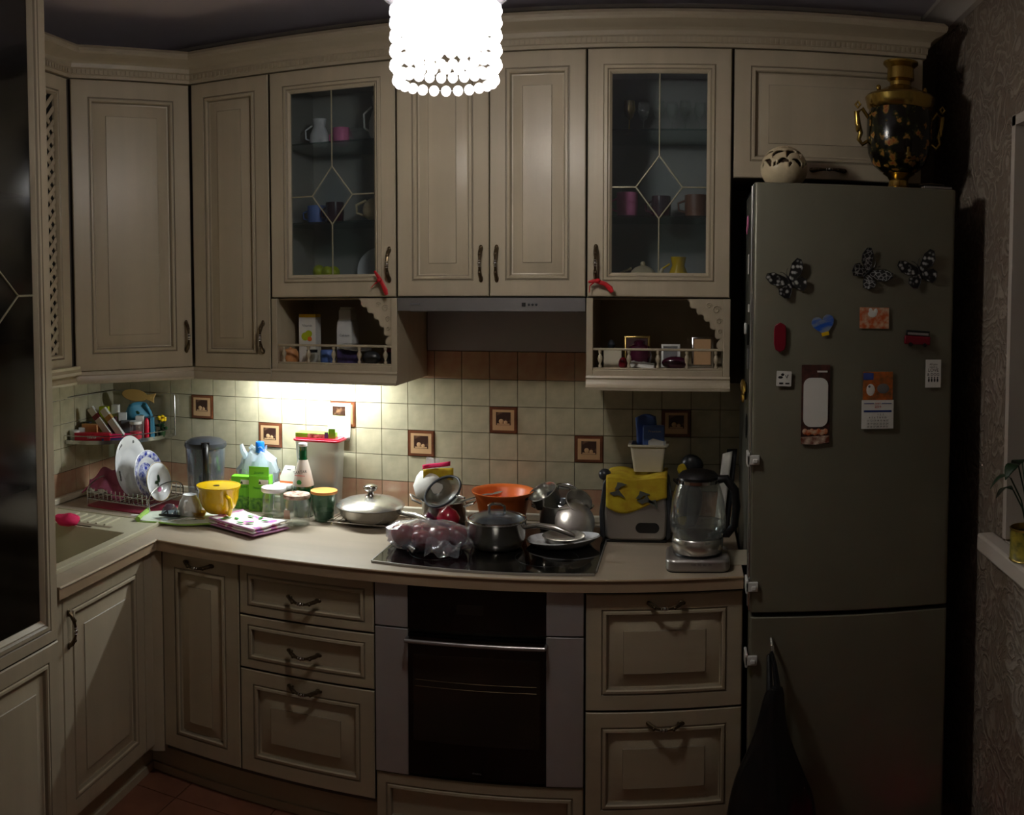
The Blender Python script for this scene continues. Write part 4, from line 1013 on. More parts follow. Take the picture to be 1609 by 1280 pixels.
# heart
hp = []
for k in range(28):
    a = 2 * PI * k / 28; hp.append((.0022 * 16 * math.sin(a) ** 3 * .95, .0022 * (13 * math.cos(a) - 5 * math.cos(2 * a) - 2 * math.cos(3 * a) - math.cos(4 * a))))
t = thing('heart_magnet', 'heart-shaped magnet with a blue seaside picture', 'magnet', (2.813, YM, 1.622), rot=(0, R(-14), 0))
part('heart', MB().prism(hp, -.003, .0, 'xz'), 'seapic', t); part('ribbon', MB().box(-.012, .010, -.004, -.003, -.033, -.022), 'yellow', t)
t = thing('picture_magnet', 'orange and white rectangular picture magnet', 'magnet', (2.965, YM, 1.643))
part('card', MB().box(-.044, .044, -.002, 0, -.031, .031), 'orangepic', t)
m = MB().sphere((-.006, -.002, .012), (.014, .0008, .010), 12, 6).sphere((-.012, -.002, .022), (.006, .0007, .008), 8, 6).sphere((.004, -.0022, .020), (.006, .0007, .008), 8, 6)
part('white_patch', m, 'paper', t)
solo('lozenge_magnet', MB().prism([(0, .044), (.016, .034), (.018, .02), (.018, -.02), (.014, -.036), (0, -.044), (-.014, -.036), (-.018, -.02), (-.018, .02), (-.016, .034)], -.005, 0, 'xz'), 'darkred', 'dark red elongated lozenge magnet at the left of the fridge door', 'magnet', (2.686, YM, 1.584), bevel=.002)
t = thing('bus_magnet', 'dark maroon bus-shaped magnet under the butterflies', 'magnet', (3.097, YM, 1.585), rot=(0, R(3), 0))
part('body', MB().box(-.040, .040, -.010, 0, -.020, .006), 'darkred', t, bevel=.003); part('roof', MB().box(-.036, .036, -.009, 0, .0065, .022), 'black', t, bevel=.002)
part('window_strip', MB().box(-.032, .032, -.0105, -.009, .009, .016), 'steel', t)
for x in (-.022, .022): part('wheel', MB().lathe([(.006, 0), (.006, .004)], 12).tf(Matrix.Rotation(PI / 2, 4, 'X')).mv(x, -.0105, -.020), 'rubber', t)
t = thing('square_magnet', 'small square white magnet with black drawings', 'magnet', (2.699, YM, 1.463))
part('card', MB().prism(rr(-.022, -.022, .022, .022, .003), -.002, 0, 'xz'), 'paper', t, rot=(0, R(2), 0))
part('drawing', MB().sphere((-.010, -.002, .004), (.007, .0008, .004), 10, 6).sphere((-.004, -.002, .012), (.005, .0008, .004), 10, 6).box(-.014, -.002, -.0027, -.002, -.016, -.011).tube([(.004, -.0024, .010), (.008, -.0024, .002), (.012, -.0024, .012)], .001, 4).box(.004, .016, -.0027, -.002, -.016, -.012), 'ink', t)
t = thing('card_magnet', 'white card magnet reading LOVE DOG, hanging furthest right', 'magnet', (3.149, YM, 1.478))
part('card', MB().box(-.024, .024, -.002, 0, -.042, .042), 'paper', t)
for s_, z_, b_ in (('All you', .028, .0085), ('need is', .020, .0085), ('LOVE', .010, .014), ('& DOG', -.003, .012)): text('lettering', s_, b_, 'ink', t, (0, -.0022, z_))
m = MB()
for k in range(4):
    x = -.0135 + .009 * k; m.sphere((x, -.002, -.020), (.0028, .0006, .006), 8, 6).sphere((x, -.002, -.012), (.002, .0006, .0026), 8, 6)
part('dog_row', m, 'ink', t)
text('lettering', 'magnet', .006, 'inkgrey', t, (0, -.0022, -.034)) if False else None
# memo pad
t = thing('memo_pad', 'tall brown magnetic memo pad with a blank white oval sheet and a cake print', 'notepad', (2.793, YM, 1.388))
part('card', MB().box(-.042, .042, -.003, 0, -.116, .116), 'brownpic', t)
part('sheet', MB().prism(rr(-.036, -.066, .036, .078, .022), -.0065, -.0032, 'xz'), 'paper', t)
m = MB().prism([(-.042, -.116), (0, -.119), (.042, -.112), (.042, -.092), (-.042, -.096)], -.0042, -.0031, 'xz'); part('cake_print', m, 'cake', t)
m = MB()
for k in range(7): m.sphere((-.030 + .010 * k, -.004, -.080 - .003 * (k % 2)), (.008, .0012, .009), 10, 6)
part('cherry_print', m, 'orangepic', t); part('spoon_print', MB().box(.004, .034, -.0036, -.0031, .094, .099), 'paper', t)
# calendar
t = thing('calendar', 'tear-off wall calendar magnet with an autumn dog picture', 'calendar', (2.979, YM, 1.400))
part('picture', MB().box(-.045, .045, -.004, 0, .0, .084), 'autumn', t)
m = MB().sphere((-.022, -.0042, .030), (.013, .0008, .018), 12, 6, 0).sphere((.016, -.0042, .034), (.019, .0008, .015), 12, 6, 1).box(-.045, -.014, -.0046, -.0041, .060, .080, 2).sphere((-.026, -.0046, .040), (.004, .0006, .004), 8, 6, 1)
part('dog_print', m, ['paper', 'inkgrey', 'navy'], t)
part('month_sheet', MB().box(-.048, .048, -.006, -.001, -.085, -.0005), 'paper', t, rot=(R(-1), 0, 0))
part('week_bar', MB().box(-.042, .042, -.0072, -.0065, -.036, -.030), 'navy', t)
text('lettering', '2019', .010, 'redink', t, (0, -.0075, -.020)); text('lettering', 'МАРТ', .006, 'redink', t, (0, -.0075, -.010))
part('rule', MB().box(-.042, -.012, -.0072, -.0065, -.011, -.009).box(.012, .042, -.0072, -.0065, -.011, -.009), 'navy', t)
rows = ['        1  2  3', '4  5  6  7  8  9 10', '11 12 13 14 15 16 17', '18 19 20 21 22 23 24', '25 26 27 28 29 30 31']
for k, s_ in enumerate(rows): text('lettering', s_, .0075, 'ink' if k < 9 else 'ink', t, (0, -.0078, -.043 - .009 * k))
# magnets on the fridge side
SX = FX0 - .001
solo('flower_magnet', MB().sphere((0, 0, 0), (.004, .018, .022), 12, 8).sphere((-.003, .0, -.024), (.003, .012, .014), 10, 6), 'pinkcl', 'pink flower magnet at the top of the fridge side', 'magnet', (SX - .003, -.46, 1.93))
solo('side_card', MB().box(-.002, 0, -.022, .022, -.030, .030), 'paper', 'small white card magnet on the fridge side below the pink flower', 'magnet', (SX, -.47, 1.80))
solo('side_magnet', MB().box(-.004, 0, -.018, .018, -.012, .012), 'white', 'white rectangular magnet on the fridge side at cabinet bottom height', 'magnet', (SX, -.52, 1.665), bevel=.001)
t = thing('side_clip', 'black and white clip magnet on the fridge side beside the right niche', 'magnet', (SX, -.49, 1.585)); part('base', MB().box(-.006, 0, -.022, .018, -.034, .030), 'black', t, bevel=.002); part('tip', MB().box(-.014, -.006, -.014, .000, .0, .034), 'white', t, bevel=.002)
solo('side_magnet', MB().box(-.003, 0, -.026, .024, -.030, .030), 'inkgrey', 'faint grey card magnet on the fridge side below the black and white clip', 'magnet', (SX, -.50, 1.51))
t = thing('butterfly_ornament', 'bronze butterfly ornament on the fridge side under the right niche', 'ornament', (SX - .002, -.46, 1.405), rot=(0, 0, R(20)))
m = MB(); m.sphere((-.012, 0, .012), (.004, .022, .026), 12, 8).sphere((-.010, .006, -.018), (.004, .016, .020), 12, 8); part('wings', m, 'brass', t); part('body', MB().sphere((-.004, -.004, 0), (.004, .005, .030), 8, 6), 'rubber', t)
solo('side_opener', MB().sphere((0, 0, 0), (.004, .012, .040), 12, 8), 'rubber', 'dark oval opener hanging on the fridge side above the kettle', 'opener', (SX - .004, -.50, 1.30))
# black bag on the fridge handle
def bagfn():
    rows_ = [(.60, .022, .020), (.55, .030, .026), (.48, .040, .036), (.42, .060, .044), (.36, .085, .055), (.30, .108, .070), (.24, .120, .080), (.18, .128, .085), (.12, .125, .085), (.08, .10, .07)]
    vs = []; n = 26; mm_ = MB()
    for z, a, b in rows_:
        for k in range(n):
            an = 2 * PI * k / n
            f_ = 1 + .10 * math.sin(5 * an + z * 9) + .05 * math.sin(11 * an - z * 20)
            vs.append((a * f_ * math.cos(an) - .03 * (0.6 - z), b * f_ * math.sin(an), z))
    fs = [(i * n + k, i * n + (k + 1) % n, (i + 1) * n + (k + 1) % n, (i + 1) * n + k) for i in range(len(rows_) - 1) for k in range(n)] + [tuple(range(n)), tuple((len(rows_) - 1) * n + k for k in range(n))]
    return mm_.add(vs, fs)
t = thing('bin_bag', 'black plastic bag hanging from the lower fridge door handle', 'bag', (2.672, -.762, .0))
part('sack', lump(bagfn(), .014, 9, 5), 'blackbag', t, sub=1)
part('strap', MB().tube([(-.012, .0, .58), (-.010, .055, .66), (-.004, .050, .672), (.004, .030, .64), (.010, .0, .585)], [.010, .007, .006, .007, .010], 8), 'blackbag', t)
solo('floor_basin', MB().lathe([(.10, 0), (.13, .02), (.15, .11), (.155, .115), (.145, .112), (.122, .022), (0, .012)], 30), 'pinkfl', 'magenta basin on the floor in front of the fridge', 'basin', (3.13, -.86, .001))

# ------------------------------------------------------------------ on top of the fridge
t = thing('samovar', 'brass samovar with painted flowers on top of the fridge', 'samovar', (3.082, -.45, 2.0355))
part('foot', MB().lathe([(.055, 0), (.057, .006), (.040, .014), (.034, .022), (.030, .040), (.036, .052), (.052, .062)], 36), 'brass', t)
part('belly', MB().lathe([(.040, .060), (.060, .070), (.084, .090), (.099, .125), (.105, .170), (.105, .235), (.098, .262)], 40), 'samovar', t)
part('collar', MB().lathe([(.096, .262), (.104, .270), (.108, .285), (.112, .300), (.106, .308), (.090, .314), (.070, .322), (.046, .334)], 40), 'brass', t)
part('chimney', MB().lathe([(.044, .332), (.034, .340), (.034, .352), (.044, .360), (.042, .395), (.056, .408), (.056, .414), (.046, .416), (.040, .40)], 32), 'brass', t)
for sx in (-1, 1): part('lid_knob', MB().sphere((sx * .075, -.02, .326), (.008, .008, .010), 10, 8), 'brass', t)
for sx in (-1, 1):
    m = MB(); m.tube([(sx * (.098 + .004), 0, .235), (sx * .122, 0, .262), (sx * .140, 0, .250), (sx * .136, 0, .215), (sx * .126, 0, .185), (sx * .132, 0, .165), (sx * .120, 0, .150), (sx * .098, 0, .165)], [.006, .007, .009, .010, .008, .007, .007, .006], 10)
    m.tube([(sx * .130, -.008, .272), (sx * .138, -.008, .282), (sx * .146, -.008, .272), (sx * .138, -.008, .262)], .004, 8, 0, True); m.sphere((sx * .134, 0, .200), (.009, .012, .014), 10, 8)
    part('handle', m, 'brass', t)
part('tap', MB().tube([(0, -.098, .110), (0, -.125, .108), (0, -.135, .095)], [.009, .008, .006], 8).tube([(0, -.122, .112), (0, -.122, .130)], .004, 6), 'brass', t)
# carved ball
def ball():
    n, k_ = 120, 80; r = .070; m = MB(); holes = []
    random.seed(11)
    def tear(cx, cy, L_, w_, ang): holes.append((cx, cy, L_, w_, ang))
    for i in range(9):
        a = i * 2 * PI / 9
        tear(a, .66, .30, .21, .75); tear(a + .34, .22, .27, .19, -.55 if i % 2 else .35); tear(a + .02, .06, .13, .10, 1.2)
        tear(a + .40, 1.08, .16, .12, .2)
    def cut(lon, lat):
        for cx, cy, L_, w_, ang in holes:
            dx = (lon - cx + PI) % (2 * PI) - PI; dx *= math.cos(lat); dy = lat - cy
            x = dx * math.cos(ang) + dy * math.sin(ang); y = -dx * math.sin(ang) + dy * math.cos(ang) + 2.2 * x * x - .08
            tt = (x / L_ + 1) / 2
            if 0 < tt < 1 and abs(y + .05 * math.sin(tt * 3)) < w_ * math.sqrt(tt) * math.sqrt(1 - tt) * 1.7 * (0.35 + .65 * tt): return True
        return False
    vs = []; fs = []
    for j in range(k_ + 1):
        la = -1.15 + (1.15 + 1.30) * j / k_
        for i in range(n):
            lo_ = 2 * PI * i / n; vs.append((r * math.cos(la) * math.cos(lo_), r * math.cos(la) * math.sin(lo_), r * math.sin(la) * .95))
    for j in range(k_):
        la = -1.15 + 2.45 * (j + .5) / k_
        for i in range(n):
            if not cut(2 * PI * (i + .5) / n, la): fs.append((j * n + i, j * n + (i + 1) % n, (j + 1) * n + (i + 1) % n, (j + 1) * n + i))
    return m.add(vs, fs)
t = thing('carved_ball_vase', 'cream ceramic ball vase with carved teardrop openings on the fridge', 'vase', (2.709, -.50, 2.0325 + .0607))
part('shell', ball(), 'ballcer', t, solid=.004)
part('dark_core', MB().sphere((0, 0, 0), (.060, .060, .056), 24, 16), 'balldark', t)  # dark core stands in for the unlit hollow behind the openings
solo('saucer', MB().lathe([(0, 0), (.022, .001), (.040, .006), (.039, .008), (.02, .004), (0, .003)], 22).sphere((0, 0, .009), (.006, .006, .006), 8, 6), 'bronze', 'small dark metal dish on the fridge corner beside the samovar', 'dish', (3.180, -.61, 2.0405) if False else (3.150, -.60, 2.0412))

# ------------------------------------------------------------------ window sill plant
t = thing('potted_plant', 'small plant in a yellow printed tin on the window sill', 'plant', (XW - .012, -1.050, WZ0 + .036))
part('tin', MB().lathe([(.048, 0), (.050, .003), (.048, .006), (.048, .082), (.050, .086), (.047, .088), (.046, .070), (0, .070)], 28, mi=[0, 1, 0, 1, 1, 1, 2]), ['tinyellow', 'gold', 'rubber'], t)
m = MB()
for k, (a, h_) in enumerate(((2.2, .11), (2.9, .15), (3.7, .19), (4.4, .13), (.8, .16), (1.6, .18))):
    x, y = .05 * math.cos(a), .05 * math.sin(a); m.tube([(0, 0, .07), (x * .4, y * .4, .07 + h_ * .6), (x, y, .07 + h_)], .0022, 6)
part('stem', m, 'leaf', t)
for k, (a, h_) in enumerate(((2.2, .11), (2.9, .15), (3.7, .19), (4.4, .13), (.8, .16), (1.6, .18))):
    x, y = .05 * math.cos(a), .05 * math.sin(a)
    m = MB().grid(lambda u, v: (x + math.cos(a) * .055 * u - math.sin(a) * .020 * (v - .5) * 2 * math.sin(PI * min(1, u * .96 + .02)), y + math.sin(a) * .055 * u + math.cos(a) * .020 * (v - .5) * 2 * math.sin(PI * min(1, u * .96 + .02)), .07 + h_ + .012 * math.sin(PI * u) - .03 * u * u), 8, 4)
    part('leaf', m, 'leaf', t, solid=.001)

# ------------------------------------------------------------------ corner wire shelf and its contents
t = thing('corner_shelf', 'chrome wire corner shelf hanging on the tiles, crowded with small boxes', 'shelf', (.0, .0, 1.100))
def arc(r0, k, n=14):  # from back wall round to left wall
    a = PI / 2 * k / n; return (r0 * math.cos(a) * .34 / .40 + .012, -.02 - r0 * math.sin(a))
m = MB(); n = 14; r_ = .375
outer = [arc(r_, k) for k in range(n + 1)]; inner = [arc(r_ - .006, k) for k in range(n + 1)]
m.prism(outer + inner[::-1], 0, .016)
part('front_band', m, 'wire', t)
part('base_sheet', MB().prism([(.02, -.02)] + inner, .0045, .008), 'shelfglass', t)
m = MB(); m.tube([(*arc(r_ + .002, k), .034) for k in range(n + 1)], .0022, 6)
m.tube([(.012, -.014, .185), (.33, -.014, .185), (.335, -.014, .175), (.335, -.014, .005)], .0026, 6); m.tube([(.03, -.03, .19), (.03 + .37 * S5 * 0, -.38, .19), (.03, -.392, .18), (.03, -.395, .005)], .0026, 6)
m.tube([(.335, -.014, .034), (.335, -.02, .034)], .002, 6)
for k in range(1, 8): m.tube([(.012 + .04 * k, -.016, .0035), (.02 + .02 * k, -.02 - .36 * math.cos(k * .19), .0035)], .0016, 5)
for x in (.03, ): m.tube([(x, -.36, .19), (x - .01, -.40, .24)], .0025, 6)
part('wire_frame', m, 'wire', t)
ZS = 1.1085
def bx(name, x, y, sx, sy, h, rz, m_, lab, cat='box', rot=None, txt=None, tcol='paper', z=0):
    o = solo(name, MB().cbox(0, 0, 0, sx, sy, h), m_, lab, cat, (x, y, ZS + z), rz, rot=rot, bevel=.0012)
    if txt: text('lettering', txt, h * .45, tcol, o, (0, -sy / 2 - .0006, h * .5))
    return o
FR = R(38)
t = bx('toothpaste_box', .118, -.318, .150, .030, .036, R(25), 'red', 'red toothpaste box with white letters lying along the shelf rim', txt='МИФ') ; t.location = (.128, -.325, ZS)
bx('toothpaste_box', .216, -.250, .150, .028, .028, R(42), 'pinkfl', 'pink and purple carton lying along the rim, right of the red box'); 
bx('carton', .098, -.20, .040, .034, .130, R(20), 'limefruit', 'lime green and white upright carton at the back of the corner shelf')
bx('carton', .132, -.165, .030, .034, .135, R(20), 'paper', 'white upright carton with a purple mark next to the lime carton')
bx('carton', .090, -.288, .070, .030, .065, R(12), 'peach', 'peach-coloured carton behind the red toothpaste box')
solo('pill_bottle', MB().lathe([(.017, 0), (.018, .003), (.018, .045), (.014, .050), (.019, .052), (.019, .068)], 18, mi=0), 'darkgrey', 'dark pill bottle at the wall end of the corner shelf', 'bottle', (.050, -.26, ZS))
solo('cream_jar', MB().lathe([(.019, 0), (.021, .004), (.021, .026), (.022, .028), (.022, .042), (.018, .044)], 20), 'white', 'small white cream jar at the left end of the shelf rim', 'jar', (.052, -.350, ZS))
solo('ornament', MB().sphere((0, 0, .02), (.024, .024, .022), 16, 10).lathe([(.004, .04), (.006, .05), (.010, .06), (.002, .07)], 10), 'maroon', 'round maroon bottle with a neck behind the white carton', 'bottle', (.165, -.115, ZS + .0), rot=(0, 0, 0))
# two slim boxes leaning diagonally
for (x, y, mm_, lab, dz, ln) in ((.155, -.262, 'paper', 'white and dark red slim box leaning to the left, front one of two', .0, .150), (.205, -.245, 'white', 'white slim box leaning to the left, rear one of two', .0, .145)):
    t = thing('slim_box', lab, 'box', (x + .022, y - .004, ZS + .014), rot=(0, R(-38), R(12)))
    part('box', MB().box(-.014, .014, -.009, .009, 0, ln), mm_, t, bevel=.001); part('tip', MB().box(-.0142, .0142, -.0092, .0092, ln * .62, ln * .76), 'darkred' if mm_ == 'paper' else 'skin', t)
# wooden cutting board with a fish shape, blue bag
pts = [(.058 * math.cos(a), .026 * math.sin(a)) for a in [R(25 + 310 * k / 22) for k in range(23)]] + [(.075, -.016), (.090, -.022), (.086, 0), (.092, .022), (.076, .016)]
solo('fish_board', MB().prism(pts, -.005, .005, 'xz'), 'skin', 'fish-shaped wooden board sticking out at the top of the corner shelf', 'board', (.170, -.075, ZS + .168), rot=(R(-12), R(8), R(20)), bevel=.002)
m = MB().grid(lambda u, v: ((-.075 + .15 * u) * (1 - .55 * v * abs(2 * u - 1) ** .5 * v), .012 * math.sin(6 * u + 4 * v), .135 * v + .01 * math.sin(PI * u) * v), 14, 8)
t = solo('printed_bag', m, 'teal', 'blue bag with a green leaf print behind the leaning slim boxes', 'bag', (.215, -.115, ZS), rot=(0, 0, R(25)), solid=.012)
part('leaf_print', MB().sphere((-.01, -.012, .10), (.018, .003, .010), 12, 6).sphere((.015, -.014, .085), (.014, .003, .008), 12, 6), 'leaf', t)
bx('carton', .246, -.150, .034, .030, .092, R(25), 'paper', 'white medicine carton in the middle right of the corner shelf')
bx('carton', .205, -.185, .050, .030, .075, R(25), 'inkgrey', 'grey-blue carton behind the leaning slim boxes')
t = thing('jar', 'clear glass jar with red contents on the corner shelf', 'jar', (.262, -.205, ZS)); part('glass_body', MB().olathe([(0, .001), (.026, .002), (.028, .008), (.028, .060), (.024, .066)], 22), 'jar', t); part('contents', MB().lathe([(.024, .003), (.0255, .008), (.0255, .034), (0, .038)], 20), 'red', t); part('lid', MB().lathe([(.026, .0665), (.026, .078)], 20), 'white', t)
solo('tube', MB().lathe([(.008, 0), (.010, .006), (.010, .075), (.006, .085), (.002, .088)], 14), 'red', 'red tube standing at the right of the jar on the corner shelf', 'tube', (.290, -.165, ZS))
bx('carton', .302, -.140, .016, .022, .088, R(30), 'teal', 'narrow turquoise carton between the red tube and the tiny plant')
t = thing('artificial_flower', 'tiny pot with yellow flowers at the right end of the corner shelf', 'flower', (.312, -.085, ZS)); part('pot', MB().lathe([(.014, 0), (.018, .025), (.016, .026), (0, .020)], 16), 'leaf', t)
m = MB(); m2 = MB()
for k in range(7):
    a = k * .9; x, y = .016 * math.cos(a), .014 * math.sin(a); m.tube([(0, 0, .02), (x, y, .065 + .006 * (k % 3))], .0015, 5); m.sphere((x * 1.3, y, .035 + .003 * k), (.012, .006, .005), 8, 6); m2.sphere((x, y, .072 + .006 * (k % 3)), (.009, .009, .007), 10, 6)
part('leaves', m, 'leaf', t); part('flower_head', m2, 'yellow', t)

t = thing('clear_box', 'clear grey plastic box with dark red things beside the jar on the corner shelf', 'box', (.268, -.120, ZS), R(30)); part('box', MB().cbox(0, 0, 0, .050, .036, .088), 'smoke', t, bevel=.003); part('contents', MB().cbox(0, 0, .003, .042, .028, .040), 'darkred', t)
bx('carton', .060, -.300, .040, .026, .050, R(35), 'paper', 'small white carton next to the cream jar on the corner shelf')
bx('carton', .150, -.215, .036, .026, .092, R(20), 'maroon', 'dark maroon carton behind the red toothpaste box')
bx('carton', .175, -.175, .034, .026, .105, R(30), 'white', 'plain white carton between the two leaning slim boxes and the blue bag')
bx('pill_strip', .205, -.285, .100, .014, .014, R(42), 'purple', 'narrow purple strip lying along the shelf rim under the pink carton', z=.0)
# ------------------------------------------------------------------ dish rack and plates by the sink
t = thing('dish_rack', 'chrome wire dish rack in the corner holding three plates', 'rack', (.315, -.29, ZC + .001))
m = MB(); w2, d2 = .150, .125; zb_ = .022
for z in (zb_, ): m.tube([(-w2, -d2, z), (w2, -d2, z), (w2, d2, z), (-w2, d2, z)], .0026, 6, 0, True)
for y_ in (-d2, d2): m.tube([(-w2, y_, .050), (w2, y_, .050)], .0022, 6)
for k in range(14):
    x = -w2 + .012 + k * (2 * w2 - .024) / 13
    m.tube([(x, -d2, .066), (x, -d2 + .004, zb_), (x, d2 - .004, zb_), (x, d2, .066)], .0021, 5)
for sy in (-1, 1):
    for sx in (-1, 1): m.tube([(sx * w2, sy * d2, .0), (sx * w2, sy * d2, .055)], .003, 6)
part('wire_frame', m, 'wire', t)
for sx in (1, -1):
    m = MB().tube([(sx * w2, -d2, .05)] + [(sx * w2, -d2 * math.cos(PI * k / 12), .05 + .045 * math.sin(PI * k / 12)) for k in range(1, 12)] + [(sx * w2, d2, .05)], .0026, 6); part('end_hoop', m, 'wire', t)
solo('drip_tray', MB().prism(rr(-.16, -.135, .18, .135, .02), 0, .006), 'redtray', 'crimson drip tray under the dish rack', 'tray', (.315, -.30, ZC + .0008 - .0002), bevel=.002) if False else None
def plate_mesh(rx, rz_, dp, mi=0):
    m = MB(); pr_ = [(0, 0), (.55, 0), (.66, dp * .45), (.74, dp * .6), (.98, dp), (1.0, dp * 1.15), (.97, dp * 1.25), (.72, dp * .85), (.60, dp * .55), (.5, .004), (0, .004)]
    m.lathe([(a, b) for a, b in pr_], 44, mi=mi); return m.warp(lambda p: Vector((p.z, p.x * rx, p.y * rz_)))
def plate(x, y, z, rx, rz_, lean, mt, lab, deco=None, rzn=0, mi=0):
    t = thing('plate', lab, 'plate', (x, y, z), rot=(0, R(lean), rzn))
    part('dish', plate_mesh(rx, rz_, .018, mi).mv(0, 0, rz_), mt, t, ang=60)
    if deco: deco(t)
    return t
def d_platter(t):
    m = MB()
    for (y, z) in ((-.060, .205), (-.045, .216), (-.052, .212), (-.072, .09), (-.074, .10), (-.074, .11), (-.072, .08), (.03, .22)): m.sphere((.0195, y, z), (.0012, .005, .007), 8, 6)
    part('flower_print', m, 'inkgrey', t)
plate(.295, -.29, ZC + .026, .098, .124, -8, 'ceramic', 'large white oval platter with a scalloped edge at the back of the dish rack', d_platter, R(-6))
def d_blue(t):
    m = MB()
    for k in range(22):
        a = 2 * PI * k / 22; m.sphere((.0185, .078 * math.cos(a), .098 + .086 * math.sin(a)), (.0015, .009, .010), 8, 6)
    part('rim_print', m, 'blueprint', t)
    m = MB()
    for k in range(9): a = 2 * PI * k / 9; m.sphere((.0055, .022 * math.cos(a), .098 + .024 * math.sin(a)), (.0010, .012, .013), 8, 6)
    part('centre_print', m, 'blueprint', t)
plate(.385, -.29, ZC + .026, .090, .098, -12, ['ceramic', 'blueprint'], 'white plate with a cobalt blue patterned rim in the dish rack', d_blue, R(-6), [0, 0, 0, 0, 0, 0, 1, 0, 0, 1])
def d_small(t):
    m = MB().sphere((.0058, .012, .045), (.0015, .013, .013), 10, 6, 0).sphere((.0055, .018, .088), (.0015, .008, .016), 10, 6, 1).sphere((.0055, .002, .076), (.0015, .011, .007), 10, 6, 1).sphere((.0055, .010, .068), (.0015, .004, .014), 10, 6, 1)
    part('flower_print', m, ['pinkcl', 'leaf'], t)
    part('gold_rim', MB().tube([(.022, .0745 * math.cos(2 * PI * k / 40), .077 + .0765 * math.sin(2 * PI * k / 40)) for k in range(40)], .0012, 5, 0, True), 'gold', t)
plate(.440, -.31, ZC + .026, .076, .078, -12, 'ceramic', 'small white plate with a pink flower, frontmost in the dish rack', d_small, R(-6))
m = MB().grid(lambda u, v: (-.085 + .20 * u + .012 * math.sin(7 * v), -.115 + .12 * v + .010 * math.sin(9 * u), .040 + .045 * math.sin(PI * min(1, u * 1.15)) * (.5 + .5 * v) + .012 * math.sin(13 * u + 6 * v) - .045 * (1 - v) * (1 - v) + .010 * math.sin(5 * u - 8 * v)), 26, 18)
solo('pink_cloth', m, 'pinkcl', 'dusty pink cloth draped over the left end of the dish rack', 'cloth', (.175, -.245, ZC + .034), solid=.004)
solo('drain_mat', MB().prism(rr(-.16, -.13, .17, .12, .02), 0, .0045), 'redtray', 'crimson mat lying under the dish rack', 'mat', (.33, -.305, ZC + .0004))
bpy.data.objects['dish_rack'].location.z = ZC + .0055
solo('tag', MB().box(-.014, .014, -.009, .009, 0, .003), 'paper', 'small white paper tag on the worktop edge of the drainboard', 'tag', (.455, -.498, ZC + .0115), R(30))

# ------------------------------------------------------------------ worktop, left part
t = thing('filter_jug', 'smoky plastic water filter jug with a dark lid', 'jug', (.574, -.165, ZC), R(30))
part('outer_jug', MB().olathe([(0, .002), (.066, .002), (.070, .008), (.076, .13), (.082, .235), (.080, .235), (.074, .13), (.068, .01)], 36, sx=1, sy=.85), 'pitcher', t)
part('inner_funnel', MB().olathe([(.078, .232), (.076, .14), (.066, .125), (.050, .118), (.046, .06), (0, .058)], 32, sx=1, sy=.85), 'smoke', t)
part('filter_cartridge', MB().lathe([(.026, .045), (.028, .05), (.030, .115), (.022, .122)], 20), 'darkgrey', t)
part('lid', MB().lathe([(.083, .232), (.086, .240), (.084, .252), (.062, .266), (.030, .272), (0, .273)], 36, sx=1, sy=.88), 'darkgrey', t)
m = MB().box(-.016, .016, -.086, -.070, .236, .262).tube([(0, -.078, .250), (0, -.108, .240), (0, -.118, .200), (0, -.114, .130), (0, -.096, .085), (0, -.080, .075)], [.014, .015, .014, .013, .012, .009], 10)
part('handle', m, 'black', t)
def vessel(name, lab, cat, x, y, z, prof_, m_, rz=0, n=32, group=None): 
    t = thing(name, lab, cat, (x, y, z), rz, group); part('body', MB().olathe(prof_, n), m_, t, ang=60); return t
# white towel with lime hem, cup upside down, strainer
m = MB()
def towf(u, v):
    x = -.16 + .32 * u; y = -.09 + .18 * v
    return (x, y, .006 + .004 * math.sin(9 * u + 5 * v) + .012 * max(0, .12 - u) * 6 * (1 - v))
m.grid(towf, 22, 14)
t = solo('dish_towel', m, 'whitetowel', 'white tea towel with a lime hem spread beside the sink', 'towel', (.632, -.425, ZC + .003), R(22), solid=.004)
part('hem', MB().tube([(-.16, -.09 + .18 * k / 12, .018 - .010 * k / 12) for k in range(13)], .010, 8).tube([(-.16 + .32 * k / 16, -.092, .006 + .004 * math.sin(9 * k / 16)) for k in range(17)], .0035, 6), 'limehem', t)
t = thing('cup', 'white cup standing upside down on the white towel', 'cup', (.632, -.385, ZC + .016)); part('body', MB().lathe([(.046, 0), (.048, .003), (.046, .025), (.038, .052), (.028, .066), (.027, .074), (.024, .074), (.023, .068), (0, .067)], 30), 'ceramic', t, ang=60)
part('handle', MB().tube([(.012, -.044, .015), (.016, -.066, .020), (.016, -.070, .040), (.011, -.058, .056), (.008, -.034, .056)], .005, 8), 'ceramic', t)
t = thing('tea_strainer', 'black plastic strainer lying in front of the upside down cup', 'strainer', (.588, -.462, ZC + .015), rot=(R(-18), 0, R(15))); t.scale = (1.3, 1.3, 1.3)
part('rim', MB().tube([(.030 * math.cos(2 * PI * k / 20), .022 * math.sin(2 * PI * k / 20), .004) for k in range(20)], .003, 6, 0, True).tube([(-.018, -.018, .004), (-.012, .012, .018), (-.01, .02, .004)], .0022, 6).tube([(.018, -.018, .004), (.012, .012, .018), (.01, .02, .004)], .0022, 6), 'black', t)
part('basket', MB().olathe([(.026, .004), (.022, .024), (.012, .036), (0, .038)], 18, sy=.8), 'smoke', t)
solo('spoon', MB().tube([(-.070, 0, .003), (-.02, 0, .006), (.03, 0, .004)], [.0028, .0024, .003], 8).sphere((.048, 0, .0035), (.022, .013, .0035), 14, 8), 'steelpot', 'steel spoon lying beside the upside down cup', 'spoon', (.668, -.470, ZC + .0135), R(40))
